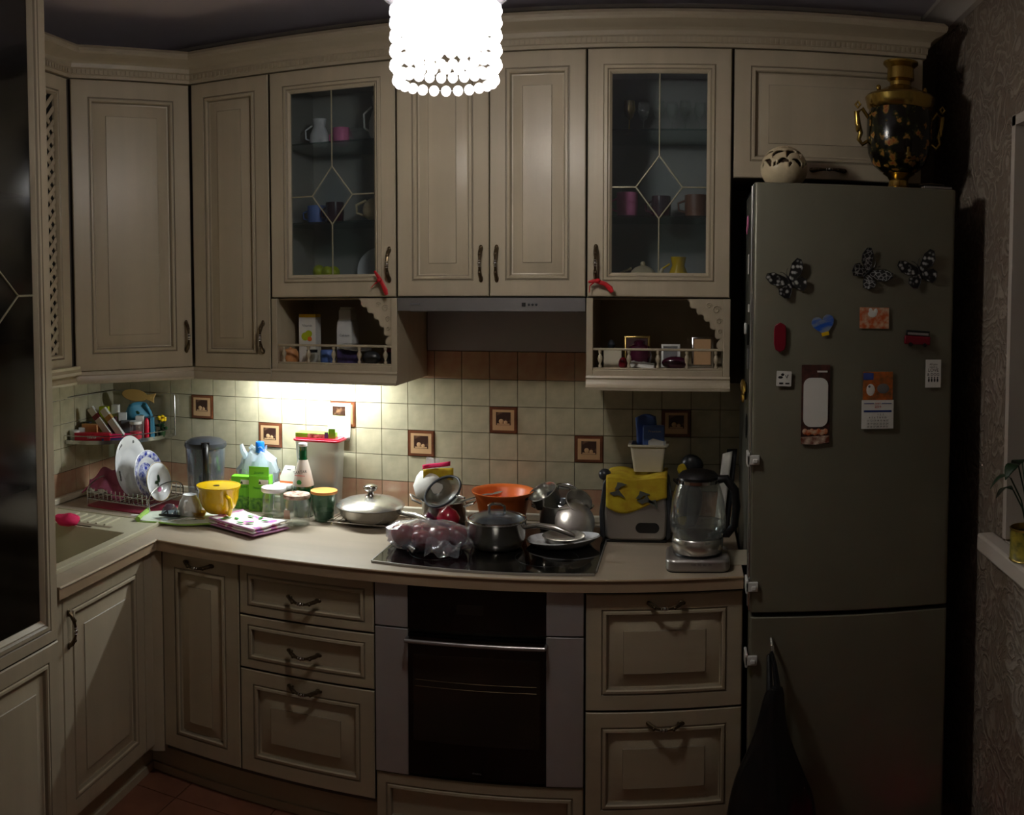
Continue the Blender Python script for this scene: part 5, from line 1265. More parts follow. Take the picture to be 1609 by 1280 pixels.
M['amber'] = glassy('amber_glass', (0.8, 0.6, 0.2, 1), 0.05, haze=0.35, hazecol=(0.5, 0.36, 0.06, 1))
solo('amber_dish', MB().lathe([(.014, 0), (.022, .006), (.028, .020), (.026, .020), (.018, .006), (0, .003)], 22), 'amber', 'small amber glass dish between the white cup and the yellow cup', 'dish', (.684, -.405, ZC + .0145))
# olive tray, towel, yellow bowl
t = thing('glass_tray', 'olive green glass tray half under the flowered towel', 'tray', (.800, -.415, ZC + .0005), R(-14))
part('dish', MB().prism(rr(-.13, -.06, .13, .085, .02), 0, .006), 'traygreen', t, bevel=.002)
def towel2(off, lift, seed, sxy=1.0):
    def fn(u, v):
        x = (-.12 + .24 * u) * sxy; y = (-.085 + .17 * v) * sxy
        return (x, y, lift + .004 * noise.noise(Vector((u * 4, v * 4, seed))) + .006 * math.sin(4 * u + seed) * v)
    return fn
t = thing('flower_towel', 'folded white towel with purple and pink flowers under the yellow bowl', 'towel', (.900, -.425, ZC + .008), R(-20))
part('folded_layer', MB().grid(towel2(0, .004, 1, 1.03), 16, 12), 'towelhem', t, solid=.005)
part('folded_layer', MB().grid(towel2(0, .012, 2, 1.0), 16, 12), 'towel', t, solid=.005)
top = part('folded_layer', MB().grid(towel2(0, .021, 3, .97), 20, 14), 'towel', t, solid=.006)
fn = towel2(0, .0262, 3, .97)
m = MB()
for (u, v, a) in ((.20, .30, .5), (.32, .40, -.4), (.22, .15, 1.2), (.60, .15, .2), (.72, .28, .9), (.80, .62, .4), (.55, .82, 2), (.40, .72, .1)):
    p = fn(u, v); q = MB().sphere((0, 0, 0), (.016, .007, .0010), 10, 6); q.tf(Matrix.Translation((p[0], p[1], p[2] + .0025)) @ Matrix.Rotation(a, 4, 'Z')); m.add(q.v, q.f)
part('leaf_print', m, 'towelleaf', top)
m = MB().tube([(-.117, -.083 + .166 * k / 10, .024) for k in range(11)], .004, 6).tube([(-.117 + .234 * k / 10, -.083, .024) for k in range(11)], .0035, 6)
part('hem', m, 'towelhem', t)
t = vessel('soup_cup', 'big yellow ceramic cup with a lid plate, on the flowered towel', 'cup', .752, -.375, ZC + .0345, [(0, .001), (.042, .001), (.048, .005), (.064, .026), (.074, .056), (.077, .088), (.083, .096), (.083, .103), (.075, .103)], 'yellow', n=36)
t.location = (.752, -.375, ZC + .0325); t.rotation_euler.z = R(28)
part('lid_plate', MB().lathe([(.076, .098), (.076, .102), (.050, .100), (0, .100)], 36), 'yellow', t)
part('lid_mark', MB().lathe([(.012, .1005), (.012, .1010), (0, .1010)], 16, (-.008, 0, 0)), 'bronze', t)
part('handle', MB().tube([(.030, -.068, .074), (.042, -.096, .070), (.046, -.100, .040), (.040, -.080, .012), (.030, -.052, .010)], [.008, .008, .008, .008, .007], 10), 'yellow', t)
# green boxes
def green_box(x, y, w_, d_, h_, rz, lab, flap=0, words=()):
    t = thing('tea_box', lab, 'box', (x, y, ZC), rz)
    part('box', MB().cbox(0, 0, 0, w_, d_, h_), 'green', t, bevel=.001)
    if flap: part('open_flap', MB().box(-w_ / 2 + .001, w_ / 2 - .001, -d_ / 2, -d_ / 2 + .0015, h_ + .0005, h_ + flap), 'green', t)
    part('leaf_print', MB().box(-w_ / 2 + .001, w_ / 2 - .001, -d_ / 2 - .0008, -d_ / 2 - .0002, .001, h_ * .38), 'greend', t)
    part('white_label', MB().box(.0, w_ / 2 - .004, -d_ / 2 - .0010, -d_ / 2 - .0002, h_ * .76, h_ * .90), 'paper', t)
    part('leaf_logo', MB().prism([(-.002, h_ * .78), (.010, h_ * .78), (.004, h_ * .87)], -d_ / 2 - .0018, -d_ / 2 - .0012, 'xz'), 'leaf', t)
    for (s_, z_, b_) in words: text('lettering', s_, b_, 'towelleaf', t, (0, -d_ / 2 - .0010, z_))
    return t
green_box(.732, -.150, .078, .045, .128, R(12), 'shorter bright green tea box in front of the plastic bag', 0, (('Ромашка', .088, .012), ('чай', .050, .013)))
green_box(.822, -.165, .084, .045, .140, R(8), 'taller bright green tea box with its flap standing open', .036, (('Эвкалипт', .092, .011), ('листья', .048, .013)))
text('lettering', 'Душица', .010, 'towelleaf', bpy.data.objects['tea_box.002'], (0, -.0231, .152)); 
solo('box', MB().cbox(0, 0, 0, .05, .04, .098), 'yellow', 'yellow box mostly hidden behind the shorter green tea box', 'box', (.680, -.098, ZC), bevel=.001)
# plastic bag with a bottle inside
t = thing('bottle', 'plastic bottle with a blue cap, wrapped in a clear bag', 'bottle', (.782, -.090, ZC)); part('bottle_body', MB().lathe([(.036, 0), (.038, .01), (.038, .16), (.030, .19), (.014, .21), (.013, .226)], 24), 'filmb', t); part('cap', MB().lathe([(.0175, .222), (.018, .226), (.018, .250), (.016, .256)], 24), 'blue', t); part('cap_ring', MB().lathe([(.019, .214), (.019, .220)], 24), 'blue', t)
m = MB()
vs = []; n = 40; rows_ = [(.0, .050), (.04, .062), (.10, .074), (.14, .078), (.18, .060), (.205, .040), (.215, .026), (.230, .034)]
for i, (z, r_) in enumerate(rows_):
    for k in range(n):
        a = 2 * PI * k / n; f_ = 1 + .10 * math.sin(7 * a + 3 * i) + .06 * math.sin(13 * a - 2 * i); vs.append((r_ * f_ * math.cos(a) * 1.12, r_ * f_ * math.sin(a) * .62, z + .006 * math.sin(5 * a)))
m.add(vs, [(i * n + k, i * n + (k + 1) % n, (i + 1) * n + (k + 1) % n, (i + 1) * n + k) for i in range(len(rows_) - 1) for k in range(n)])
m.tube([(-.045, -.02, .185), (-.055, -.025, .215), (-.062, -.025, .240)], [.014, .012, .007], 8)
solo('plastic_bag', lump(m, .008, 22, 4), 'filmb', 'crinkled bluish clear bag around the bottle with the blue cap', 'bag', (.772, -.085, ZC + .006), ang=25)
# carton
t = thing('carton', 'white slope-topped carton with a red stripe behind the lidded jars', 'carton', (.912, -.085, ZC))
m = MB(); w_ = .066; m.add([(-w_ / 2, -.026, 0), (w_ / 2, -.026, 0), (w_ / 2, .026, 0), (-w_ / 2, .026, 0), (-w_ / 2, -.026, .130), (w_ / 2, -.026, .130), (w_ / 2, .026, .130), (-w_ / 2, .026, .130), (-.022, -.003, .168), (.022, -.003, .168), (.022, .003, .168), (-.022, .003, .168)],
      [(0, 3, 2, 1), (0, 1, 5, 4), (1, 2, 6, 5), (2, 3, 7, 6), (3, 0, 4, 7), (4, 5, 9, 8), (5, 6, 10, 9), (6, 7, 11, 10), (7, 4, 8, 11), (8, 9, 10, 11)])
part('box', m, 'paper', t); part('red_stripe', MB().box(-.033, .033, -.0268, -.0262, .092, .112), 'orange', t); text('lettering', 'Сахарин', .013, 'inkgrey', t, (0, -.0266, .076)); part('mark', MB().box(-.008, .008, -.012, -.009, .148, .156), 'inkgrey', t)
# white lid behind jars, lidded jars
def jar(x, y, r_, h_, lidm, lab, lidh=.014, group=None, glass='jar', wide=1.03):
    t = thing('jar', lab, 'jar', (x, y, ZC)); hb = h_ - lidh
    part('glass_body', MB().olathe([(0, .003), (r_ * .85, .003), (r_, .010), (r_, hb * .82), (r_ * .9, hb * .92), (r_ * .9, hb), (r_ * .86, hb), (r_ * .86, hb * .92), (r_ * .95, hb * .80), (r_ * .95, .012), (0, .007)], 32), glass, t, ang=60)
    part('lid', MB().lathe([(r_ * wide, hb - .002), (r_ * (wide + .03), hb + .001), (r_ * (wide + .03), h_ - .003), (r_ * wide, h_), (r_ * .8, h_ - .002), (0, h_ - .002)], 32), lidm, t)
    return t
jar(.908, -.225, .046, .112, 'white', 'clear glass jar with a white lid, beside the green tea boxes')
t = jar(1.040, -.305, .047, .114, 'cake', 'clear glass jar with a dark patterned lid in front of the green bottle', .012); part('paper_label', MB().box(-.030, -.006, -.0485, -.0482, .030, .062), 'tilepink', t)
jar(.905, -.130, .040, .106, 'white', 'second white-lidded jar standing behind the front white-lidded jar')
# green bottle
t = thing('bottle', 'dark green glass mineral water bottle with a white neck label', 'bottle', (1.008, -.175, ZC))
part('glass_body', MB().lathe([(.034, 0), (.039, .005), (.040, .10), (.039, .125), (.031, .165), (.020, .205), (.0155, .225), (.0155, .262), (.017, .265), (.017, .270), (.014, .272)], 32), 'bottle', t, ang=60)
part('cap', MB().lathe([(.0165, .264), (.0175, .268), (.0165, .277), (.012, .279)], 24), 'white', t)
part('neck_label', MB().olathe([(.0402, .118), (.0397, .126), (.0317, .165), (.0210, .203), (.0175, .216)], 32), 'mould', t, ang=60)
part('foil_ring', MB().olathe([(.0160, .228), (.0160, .250)], 24), 'bottle', t)
text('lettering', 'TARTAR', .0155, 'ink', t, (0.002, -.0340, .172), rot=(PI / 2 - .22, R(-10), 0)); part('label_line', MB().box(-.020, .022, -.0345, -.0335, .158, .160), 'redink', t, rot=(0, R(-9) * 0, 0)); part('leaf_mark', MB().sphere((0, -.0385, .134), (.010, .0015, .010), 12, 6), 'towelleaf', t)
# tumbler with orange lid
t = vessel('tumbler', 'green tinted glass tumbler with a pale orange lid', 'tumbler', 1.110, -.215, ZC, [(0, .003), (.034, .002), (.036, .008), (.046, .108), (.044, .108), (.034, .012), (0, .010)], 'greenglass')
part('lid', MB().lathe([(.050, .104), (.051, .107), (.050, .114), (.040, .116), (0, .116)], 32), 'orangel', t); part('contents', MB().lathe([(.032, .011), (.0375, .042), (0, .042)], 28), 'greenliq', t)
# container
t = thing('storage_container', 'tall frosted plastic storage container with a red lid', 'container', (1.038, -.080, ZC))
def rbox(w_, d_, z0, z1, r_, k=1.0): return MB().prism([(p[0], p[1]) for p in rr(-w_ / 2, -d_ / 2, w_ / 2, d_ / 2, r_)], z0, z1)
m = MB(); a_ = rr(-.078, -.040, .078, .040, .020); b_ = rr(-.090, -.048, .090, .048, .022); N_ = len(a_)
m.add([(p[0], p[1], 0.001) for p in a_] + [(p[0], p[1], .275) for p in b_], [tuple(reversed(range(N_)))] + [(k, (k + 1) % N_, N_ + (k + 1) % N_, N_ + k) for k in range(N_)])
part('body', m, 'matteplas', t); part('lid', rbox(.194, .108, .2755, .284, .024), 'red', t, bevel=.002); part('lid', rbox(.180, .094, .2842, .288, .02), 'red', t, label='raised rim of the red lid')
t = thing('flat_box', 'green and white opened carton lying on the red container lid', 'box', (1.030, -.085, ZC + .2895), R(3))
part('box', MB().box(-.080, .072, -.030, .030, 0, .017), 'green', t); part('printed_side', MB().box(-.030, .071, -.0306, -.0302, .001, .016), 'cake', t); part('end_flap', MB().box(.056, .084, -.032, -.0308, .0, .038), 'green', t); part('purple_mark', MB().box(.040, .055, -.0320, -.0310, .001, .024), 'purple', t)
# sheet taped on the tiles
t = thing('paper_sheet', 'white calendar sheet with a small brown picture taped to the tiles over the container', 'paper', (1.090, -.0065, 1.205))
part('sheet', MB().grid(lambda u, v: (-.048 + .096 * u, -.004 * v * (1 - v) - .010 * (1 - v) ** 3, -.072 + .144 * v), 6, 8), 'paper', t, solid=.0006); part('picture', MB().box(-.028, .026, -.0035, -.0025, .025, .060), 'tilepic', t)
# trivet and pan
t = thing('wire_trivet', 'chrome wire cooling rack under the frying pan', 'rack', (1.290, -.190, ZC))
m = MB().tube([(-.145, -.075, .012), (.145, -.075, .012), (.145, .075, .012), (-.145, .075, .012)], .0025, 6, 0, True)
for k in range(12): x = -.132 + .024 * k; m.tube([(x, -.075, .013), (x, .075, .013)], .0016, 5)
for sx in (-1, 1):
    for sy in (-1, 1): m.tube([(sx * .125, sy * .075, .012), (sx * .13, sy * .078, 0.0)], .0025, 6)
part('wire_grid', m, 'wire', t)
t = thing('frying_pan', 'steel frying pan with a domed steel lid on the wire rack', 'pan', (1.283, -.185, ZC + .0155))
part('pan_body', MB().lathe([(.085, 0), (.100, .004), (.114, .020), (.122, .046), (.124, .048), (.120, .046), (.112, .022), (.09, .010), (0, .009)], 44), 'steelpot', t, ang=60)
part('lid', MB().lathe([(.125, .0485), (.127, .051), (.120, .058), (.095, .070), (.060, .079), (.025, .083), (0, .084)], 44), 'steelpot', t, ang=60)
part('lid_knob', MB().lathe([(.020, .083), (.014, .088), (.012, .100), (.020, .104), (.027, .112), (.026, .120), (.015, .126), (0, .127)], 28), 'chrome', t, ang=60); 
part('handle', MB().tube([(.118, -.02, .036), (.150, -.045, .040), (.200, -.085, .046), (.240, -.115, .044), (.262, -.130, .038)], [.008, .010, .011, .010, .005], 10), 'steelpot', t); part('side_handle', MB().tube([(-.05, .110, .036), (-.045, .140, .042), (.015, .148, .042), (.02, .118, .036)], .005, 8), 'steelpot', t)

# ------------------------------------------------------------------ hob and what stands on it
hx0, hx1 = 1.452, 2.147
n = 10
def hf(x): return -.640 - .022 * math.sin(PI * (x - hx0) / (hx1 - hx0)) + (yf(x) - yf(hx0)) * .32
t = thing('hob', 'black glass hob with a thin steel front edge in the worktop', 'hob', (0, 0, ZC + .0005))
fr = [(hx0 + (hx1 - hx0) * k / n, hf(hx0 + (hx1 - hx0) * k / n)) for k in range(n + 1)]
part('glass_top', MB().prism(fr + [(hx1, -.075), (hx0, -.075)], 0.0, .0055), 'blackglass', t)
part('front_trim', MB().prism([(x, y - .006) for x, y in fr] + [(x, y - .0005) for x, y in reversed(fr)], 0, .0065), 'steelx', t)
part('side_trim', MB().box(hx0 - .004, hx0 - .0003, -.64, -.075, 0, .006), 'steelx', t); part('side_trim', MB().box(hx1 + .0003, hx1 + .004, -.60, -.075, 0, .006), 'steelx', t)
m = MB()
for cx, cy, r_ in ((1.62, -.50, .085), (1.98, -.48, .10), (1.62, -.22, .10), (1.98, -.22, .08)): m.tube([(cx + r_ * math.cos(2 * PI * k / 40), cy + r_ * math.sin(2 * PI * k / 40), .0054) for k in range(40)], .0004, 4, 0, True)
part('zone_ring', m, 'darkgrey', t, kind='stuff')
ZH = ZC + .0065
# apples in a bag
t = thing('bag_of_apples', 'clear plastic bag with dark red apples on the front of the hob', 'bag', (1.573, -.455, ZH))
random.seed(5)
for (x, y, r_) in ((-.075, -.015, .040), (-.02, .030, .038), (.050, -.010, .040), (.100, .020, .038), (.0, -.045, .036)):
    m = MB().lathe([(0, .10 * r_ / .04 * .08), (r_ * .5, .001), (r_ * .9, r_ * .6), (r_, r_ * 1.1), (r_ * .8, r_ * 1.6), (r_ * .35, r_ * 1.78), (0, r_ * 1.62)], 22, (x, y, .003)); part('apple', m, 'apple', t, ang=80)
m = MB(); vs = []; n = 44; rows_ = [(.0015, .75), (.012, .95), (.035, 1.04), (.060, .96), (.078, .72), (.086, .35), (.087, .02)]
for i, (z, f0) in enumerate(rows_):
    for k in range(n):
        a = 2 * PI * k / n; f_ = f0 * (1 + .07 * math.sin(6 * a + 2 * i) + .05 * math.sin(15 * a + 3 * i)); vs.append((.142 * f_ * math.cos(a) + .012, .082 * f_ * math.sin(a) * (1 + .15 * math.cos(3 * a)), z))
m.add(vs, [(i * n + k, i * n + (k + 1) % n, (i + 1) * n + (k + 1) % n, (i + 1) * n + k) for i in range(len(rows_) - 1) for k in range(n)])
m.grid(lambda u, v: (.03 + .11 * u, -.085 - .040 * v + .012 * math.sin(8 * u), .012 + .045 * (1 - v) * (1 - .3 * u) + .006 * math.sin(13 * u + 5 * v)), 12, 6)
m.warp(lambda p: Vector((p.x, p.y, max(.0012, p.z + .010 * noise.noise(p * 30) * min(1, p.z * 30)))))
part('clear_bag', m, 'film', t, ang=20)
t = thing('red_onion', 'crimson onion on the hob behind the bag of apples', 'onion', (1.585, -.215, ZH)); part('bulb_skin', MB().lathe([(.004, .001), (.028, .008), (.042, .030), (.043, .042), (.030, .066), (.010, .078), (.004, .090)], 28), 'onion', t, ang=80); part('root', MB().lathe([(.006, 0), (.003, .003)], 8), 'skin', t)
t = thing('red_onion', 'half-hidden crimson onion under the metal bowl', 'onion', (1.520, -.240, ZH)); part('bulb_skin', MB().lathe([(.004, .001), (.022, .006), (.032, .024), (.033, .034), (.022, .050), (.006, .060)], 24), 'maroon', t, ang=80)
# stock pot w/ bag and sieve
t = thing('steel_saucepan', 'low steel saucepan with two wire handles, a bag and sieve lying on it', 'saucepan', (1.545, -.118, ZC + .001))
t.location = (1.545, -.120, ZC + .0068)
part('pan_body', MB().lathe([(.070, 0), (.078, .005), (.082, .078), (.086, .082), (.083, .083), (.079, .078), (.074, .01), (0, .007)], 40), 'steelpot', t, ang=60)
for sx in (-1, 1): part('handle', MB().tube([(sx * .080, -.022, .066), (sx * .115, -.020, .078), (sx * .128, 0, .092), (sx * .115, .020, .078), (sx * .080, .022, .066)], .0042, 8), 'steelpot', t)
t = thing('food_bag', 'white bag with a pink and yellow top standing in the saucepan', 'bag', (1.497, -.105, ZC + .080))
m = MB(); vs = []; n = 30; rows_ = [(.0, .045, .035), (.02, .066, .048), (.055, .072, .052), (.088, .058, .042), (.105, .045, .030)]
for i, (z, a, b) in enumerate(rows_):
    for k in range(n):
        an = 2 * PI * k / n; f_ = 1 + .05 * math.sin(5 * an + i); vs.append((a * f_ * math.cos(an), b * f_ * math.sin(an), z))
m.add(vs, [(i * n + k, i * n + (k + 1) % n, (i + 1) * n + (k + 1) % n, (i + 1) * n + k) for i in range(4) for k in range(n)] + [tuple(range(n)), tuple(4 * n + k for k in range(n))])
part('white_bag', m, 'paper', t, ang=60)
part('yellow_band', MB().grid(lambda u, v: (-.025 + .115 * u, -.036 + .01 * math.sin(4 * u), .088 + .030 * v + .014 * u * v), 10, 4), 'yellowcloth', t, solid=.004)
part('pink_band', MB().grid(lambda u, v: (-.030 + .110 * u, -.036 + .010 * math.sin(4 * u + 1), .118 + .016 * v + .022 * u), 10, 3), 'pinkfl', t, solid=.004)
m = MB().grid(lambda u, v: ((-.03 + .06 * u) * (1 - .25 * v), .012 * math.sin(7 * u), .092 + .065 * v), 10, 5); part('clear_neck', m, 'film', t, solid=.002)
t = thing('sieve', 'round fine mesh sieve with a dark rim leaning on the white bag', 'sieve', (1.560, -.195, ZC + .135), rot=(R(38), R(-24), 0))
ell = [(.072 * math.cos(2 * PI * k / 36), .066 * math.sin(2 * PI * k / 36), 0) for k in range(36)]
part('rim', MB().tube(ell, .0045, 8, 0, True), 'darkgrey', t); part('mesh_bowl', MB().olathe([(.070, 0), (.062, -.022), (.040, -.040), (.0, -.047)], 32, sy=.92), 'sieve', t, ang=60)
part('handle', MB().tube([(.050, -.044, 0), (.072, -.066, .004), (.090, -.084, .012)], .0035, 8), 'wire', t)
solo('ladle', MB().tube([(-.12, 0, .0), (-.06, 0, .012), (.02, 0, .014), (.05, 0, .008)], [.004, .004, .004, .005], 8).lathe([(0, -.006), (.012, -.002), (.020, .008), (.018, .008), (0, -.002)], 18, (.062, 0, .004)), 'steelpot', 'steel ladle sticking out of the saucepan towards the tiles', 'ladle', (1.690, -.14, ZC + .1), rot=(0, R(-14), R(8)))
# pot with glass lid
t = thing('cooking_pot', 'steel cooking pot with a glass lid at the front of the hob', 'pot', (1.798, -.385, ZH))
part('pot_body', MB().lathe([(.076, 0), (.084, .005), (.094, .030), (.098, .086), (.101, .089), (.097, .090), (.092, .086), (.088, .02), (0, .008)], 44), 'steelpot', t, ang=60)
part('lid_glass', MB().olathe([(.094, .092), (.070, .106), (.035, .114), (0, .116)], 40), 'smoke', t, ang=60); part('lid_rim', MB().tube([(.0965 * math.cos(2 * PI * k / 44), .0965 * math.sin(2 * PI * k / 44), .0925) for k in range(44)], .0034, 8, 0, True), 'chrome', t)
part('lid_handle', MB().tube([(-.026, 0, .112), (-.026, -.002, .134), (-.014, -.003, .141), (.014, -.003, .141), (.026, -.002, .134), (.026, 0, .112)], .005, 8), 'chrome', t)
part('handle', MB().tube([(.094, -.020, .072), (.140, -.030, .084), (.200, -.042, .080), (.255, -.052, .064), (.268, -.054, .058)], [.007, .009, .011, .008, .004], 10), 'steelpot', t); part('side_handle', MB().tube([(-.088, .010, .070), (-.104, .016, .078), (-.112, .045, .080), (-.096, .066, .074), (-.074, .060, .070)], .005, 8), 'steelpot', t)
# orange bowl
t = thing('mixing_bowl', 'orange plastic bowl standing behind the cooking pot', 'bowl', (1.770, -.150, ZH)); 
part('bowl', MB().lathe([(.055, 0), (.062, .004), (.082, .045), (.100, .118), (.110, .128), (.112, .134), (.106, .134), (.094, .122), (.076, .048), (.05, .010), (0, .008)], 44), 'orange', t, ang=60)
# stacked pots
t = thing('cooking_pot', 'tall steel pot behind the white dish on the hob', 'pot', (1.986, -.160, ZH))
part('pot_body', MB().lathe([(.072, 0), (.080, .005), (.082, .095), (.085, .098), (.081, .099), (.078, .095), (.074, .015), (0, .008)], 40), 'steelpot', t, ang=60)
part('side_handle', MB().tube([(-.080, -.024, .08), (-.104, -.022, .090), (-.108, 0, .092), (-.104, .022, .090), (-.080, .024, .08)], .0045, 8), 'steelpot', t)
part('side_handle', MB().tube([(.080, -.024, .08), (.104, -.022, .090), (.108, 0, .092), (.104, .022, .090), (.080, .024, .08)], .0045, 8), 'steelpot', t)
t = thing('small_saucepan', 'small steel saucepan tilted inside the tall pot, left one', 'saucepan', (1.935, -.165, ZC + .108), rot=(R(20), R(-24), 0)); part('pan_body', MB().lathe([(.044, 0), (.050, .004), (.053, .045), (.056, .048), (.052, .049), (.049, .045), (.045, .01), (0, .007)], 30), 'steelpot', t, ang=60); part('handle', MB().tube([(-.05, 0, .04), (-.07, -.01, .052)], .005, 8), 'black', t)
t = thing('glass_cover', 'domed glass pot lid with a loop handle leaning in the tall pot', 'lid', (1.985, -.125, ZC + .125), rot=(R(28), R(8), 0)); part('glass', MB().olathe([(.060, 0), (.045, .012), (.020, .018), (0, .019)], 32), 'smoke', t, ang=60); part('rim', MB().tube([(.061 * math.cos(2 * PI * k / 32), .061 * math.sin(2 * PI * k / 32), 0) for k in range(32)], .003, 6, 0, True), 'chrome', t); part('loop_handle', MB().tube([(-.022, 0, .018), (-.020, 0, .040), (.020, 0, .040), (.022, 0, .018)], .0035, 8), 'chrome', t)
t = thing('small_saucepan', 'small steel mug-shaped pan resting on the right rim of the tall pot', 'saucepan', (2.030, -.170, ZC + .090), rot=(R(36), R(28), 0)); part('pan_body', MB().lathe([(.034, 0), (.042, .006), (.046, .04), (.048, .050), (.045, .051), (.042, .04), (.034, .010), (0, .008)], 28), 'steelpot', t, ang=60)
t = thing('steel_cover', 'flat steel lid tilted in front of the tall pot', 'lid', (2.040, -.245, ZC + .060), rot=(R(58), R(22), 0)); part('disc', MB().lathe([(.068, 0), (.069, .003), (.055, .010), (.02, .014), (0, .014)], 36), 'steelpot', t, ang=60)
# white board/dish
t = thing('serving_dish', 'white curved serving dish lying across the right of the hob', 'dish', (2.010, -.335, ZH))
pts = [(-.125, .03), (-.115, -.045), (-.04, -.085), (.03, -.080), (.085, -.045), (.132, .012), (.110, .055), (.02, .075), (-.07, .070)]
def smoothpoly(p, it=2):
    for _ in range(it):
        q = []
        for i in range(len(p)):
            a, b = p[i], p[(i + 1) % len(p)]; q += [(a[0] * .75 + b[0] * .25, a[1] * .75 + b[1] * .25), (a[0] * .25 + b[0] * .75, a[1] * .25 + b[1] * .75)]
        p = q
    return p
pts = smoothpoly(pts); N_ = len(pts)
m = MB(); vs = []
for f_, z in ((.70, .0), (.80, .003), (1.0, .022), (.97, .026), (.78, .010), (.70, .007)): vs += [(p[0] * f_, p[1] * f_, z + (.008 * p[0] / .13 if f_ > .75 else 0)) for p in pts]
m.add(vs, [tuple(reversed(range(N_)))] + [(i * N_ + k, i * N_ + (k + 1) % N_, (i + 1) * N_ + (k + 1) % N_, (i + 1) * N_ + k) for i in range(5) for k in range(N_)] + [tuple(5 * N_ + k for k in range(N_))])
part('dish_body', m, 'ceramic', t, ang=60)
t = thing('small_pan', 'shallow steel pan lying in the white serving dish', 'pan', (2.015, -.340, ZH + .0085)); part('pan_body', MB().lathe([(.050, 0), (.060, .004), (.070, .024), (.072, .026), (.067, .024), (.056, .009), (0, .006)], 36), 'steelpot', t, ang=60)

# ------------------------------------------------------------------ right end of the worktop
t = thing('toaster', 'steel toaster with dark ends, covered by a yellow cloth', 'toaster', (2.249, -.190, ZC))
m = MB().prism([(-.090, .008), (-.104, .02), (-.108, .10), (-.100, .19), (-.085, .215), (.085, .215), (.100, .19), (.108, .10), (.104, .02), (.090, .008)], -.075, .075, 'xz')
part('housing', m, 'steel', t, bevel=.014)
for sx in (-1, 1): part('end_cap', MB().prism([(sx * .106, .008), (sx * .120, .02), (sx * .124, .10), (sx * .112, .20), (sx * .100, .218), (sx * .098, .19), (sx * .107, .10), (sx * .103, .02)], -.072, .072, 'xz'), 'darkgrey', t, bevel=.004)
part('base', MB().box(-.105, .105, -.070, .070, 0, .010), 'black', t, bevel=.003)
m = MB().prism(rr(.000, .035, .080, .070, .0174, 8), -.0762, -.0752, 'xz'); part('badge', m, 'black', t)
part('knob', MB().sphere((-.108, -.04, .225), (.022, .022, .020), 16, 10), 'darkgrey', t)
t = thing('patterned_cloth', 'yellow cloth with grey prints draped over the toaster', 'cloth', (2.249, -.190, ZC))
def clothf(u, v):
    x = -.100 + .205 * u
    drop = .118 - .050 * math.sin(PI * u * 1.0) * (1 if u < .6 else .8) if False else .085 + .030 * math.sin(3.6 * u + .4)
    s_ = v
    if s_ < .45: y = .079 - (.158) * (s_ / .45); z = .2225 + .004 * math.sin(9 * u)
    else: k = (s_ - .45) / .55; y = -.0815 - .004 * math.sin(11 * u) * k; z = .2205 - drop * k * 1.0
    return (x, y, z + .004 * math.sin(7 * u + 3 * v))
part('cloth', MB().grid(clothf, 24, 24), 'yellowcloth', t, solid=.0025, ang=50)
m = MB()
for (x, z, a, s_) in ((-.062, .172, .2, 1), (-.055, .198, -.5, .8), (.035, .150, .1, 1.2), (.060, .142, .6, .8), (.020, .168, -.4, .9)):
    q = MB().prism([(-.026 * s_, -.004), (-.010 * s_, -.012 * s_), (.004, -.006), (.030 * s_, -.010), (.012, .004), (.0, .016 * s_), (-.008, .004)], -.0895, -.0875, 'xz'); c_ = Vector((x, 0, z)); q.tf(Matrix.Translation(c_) @ Matrix.Rotation(a, 4, 'Y')); m.add(q.v, q.f)
part('print', m, 'gecko', t)
t = thing('basket', 'small white plastic basket standing on the toaster cloth', 'basket', (2.288, -.165, ZC + .2305))
m = MB(); a_ = rr(-.050, -.036, .050, .036, .010); b_ = rr(-.062, -.046, .062, .046, .012); c_ = rr(-.070, -.052, .070, .052, .014); d_ = rr(-.047, -.033, .047, .033, .010); e_ = rr(-.059, -.043, .059, .043, .011); N_ = len(a_)
m.add([(p[0], p[1], 0) for p in a_] + [(p[0], p[1], .085) for p in b_] + [(p[0], p[1], .088) for p in c_] + [(p[0], p[1], .094) for p in c_] + [(p[0], p[1], .094) for p in e_] + [(p[0], p[1], .004) for p in d_],
      [tuple(reversed(range(N_)))] + [(i * N_ + k, i * N_ + (k + 1) % N_, (i + 1) * N_ + (k + 1) % N_, (i + 1) * N_ + k) for i in range(5) for k in range(N_)] + [tuple(5 * N_ + k for k in range(N_))])
part('tub', m, 'cream2', t)
t = thing('blue_packet', 'blue and white packet standing in the small basket, front one', 'packet', (2.305, -.170, ZC + .236)); part('box', MB().cbox(0, 0, 0, .074, .034, .150), 'bluecard', t, bevel=.003); part('white_area', MB().prism([(-.018, .03), (.036, .03), (.036, .098), (-.002, .108), (-.018, .10)], -.0180, -.0174, 'xz'), 'paper', t); text('lettering', 'Premium', .012, 'paper', t, (0.004, -.0178, .132))
t = thing('blue_packet', 'darker blue pouch folded behind the front packet in the basket', 'packet', (2.292, -.139, ZC + .236), rot=(0, R(-3), 0)); part('pouch', MB().grid(lambda u, v: (-.042 + .080 * u * (1 - .15 * v), .008 * math.sin(5 * u + 6 * v) * v, .175 * v + .01 * math.sin(3 * u) * v), 8, 8), 'bluecard', t, solid=.010)
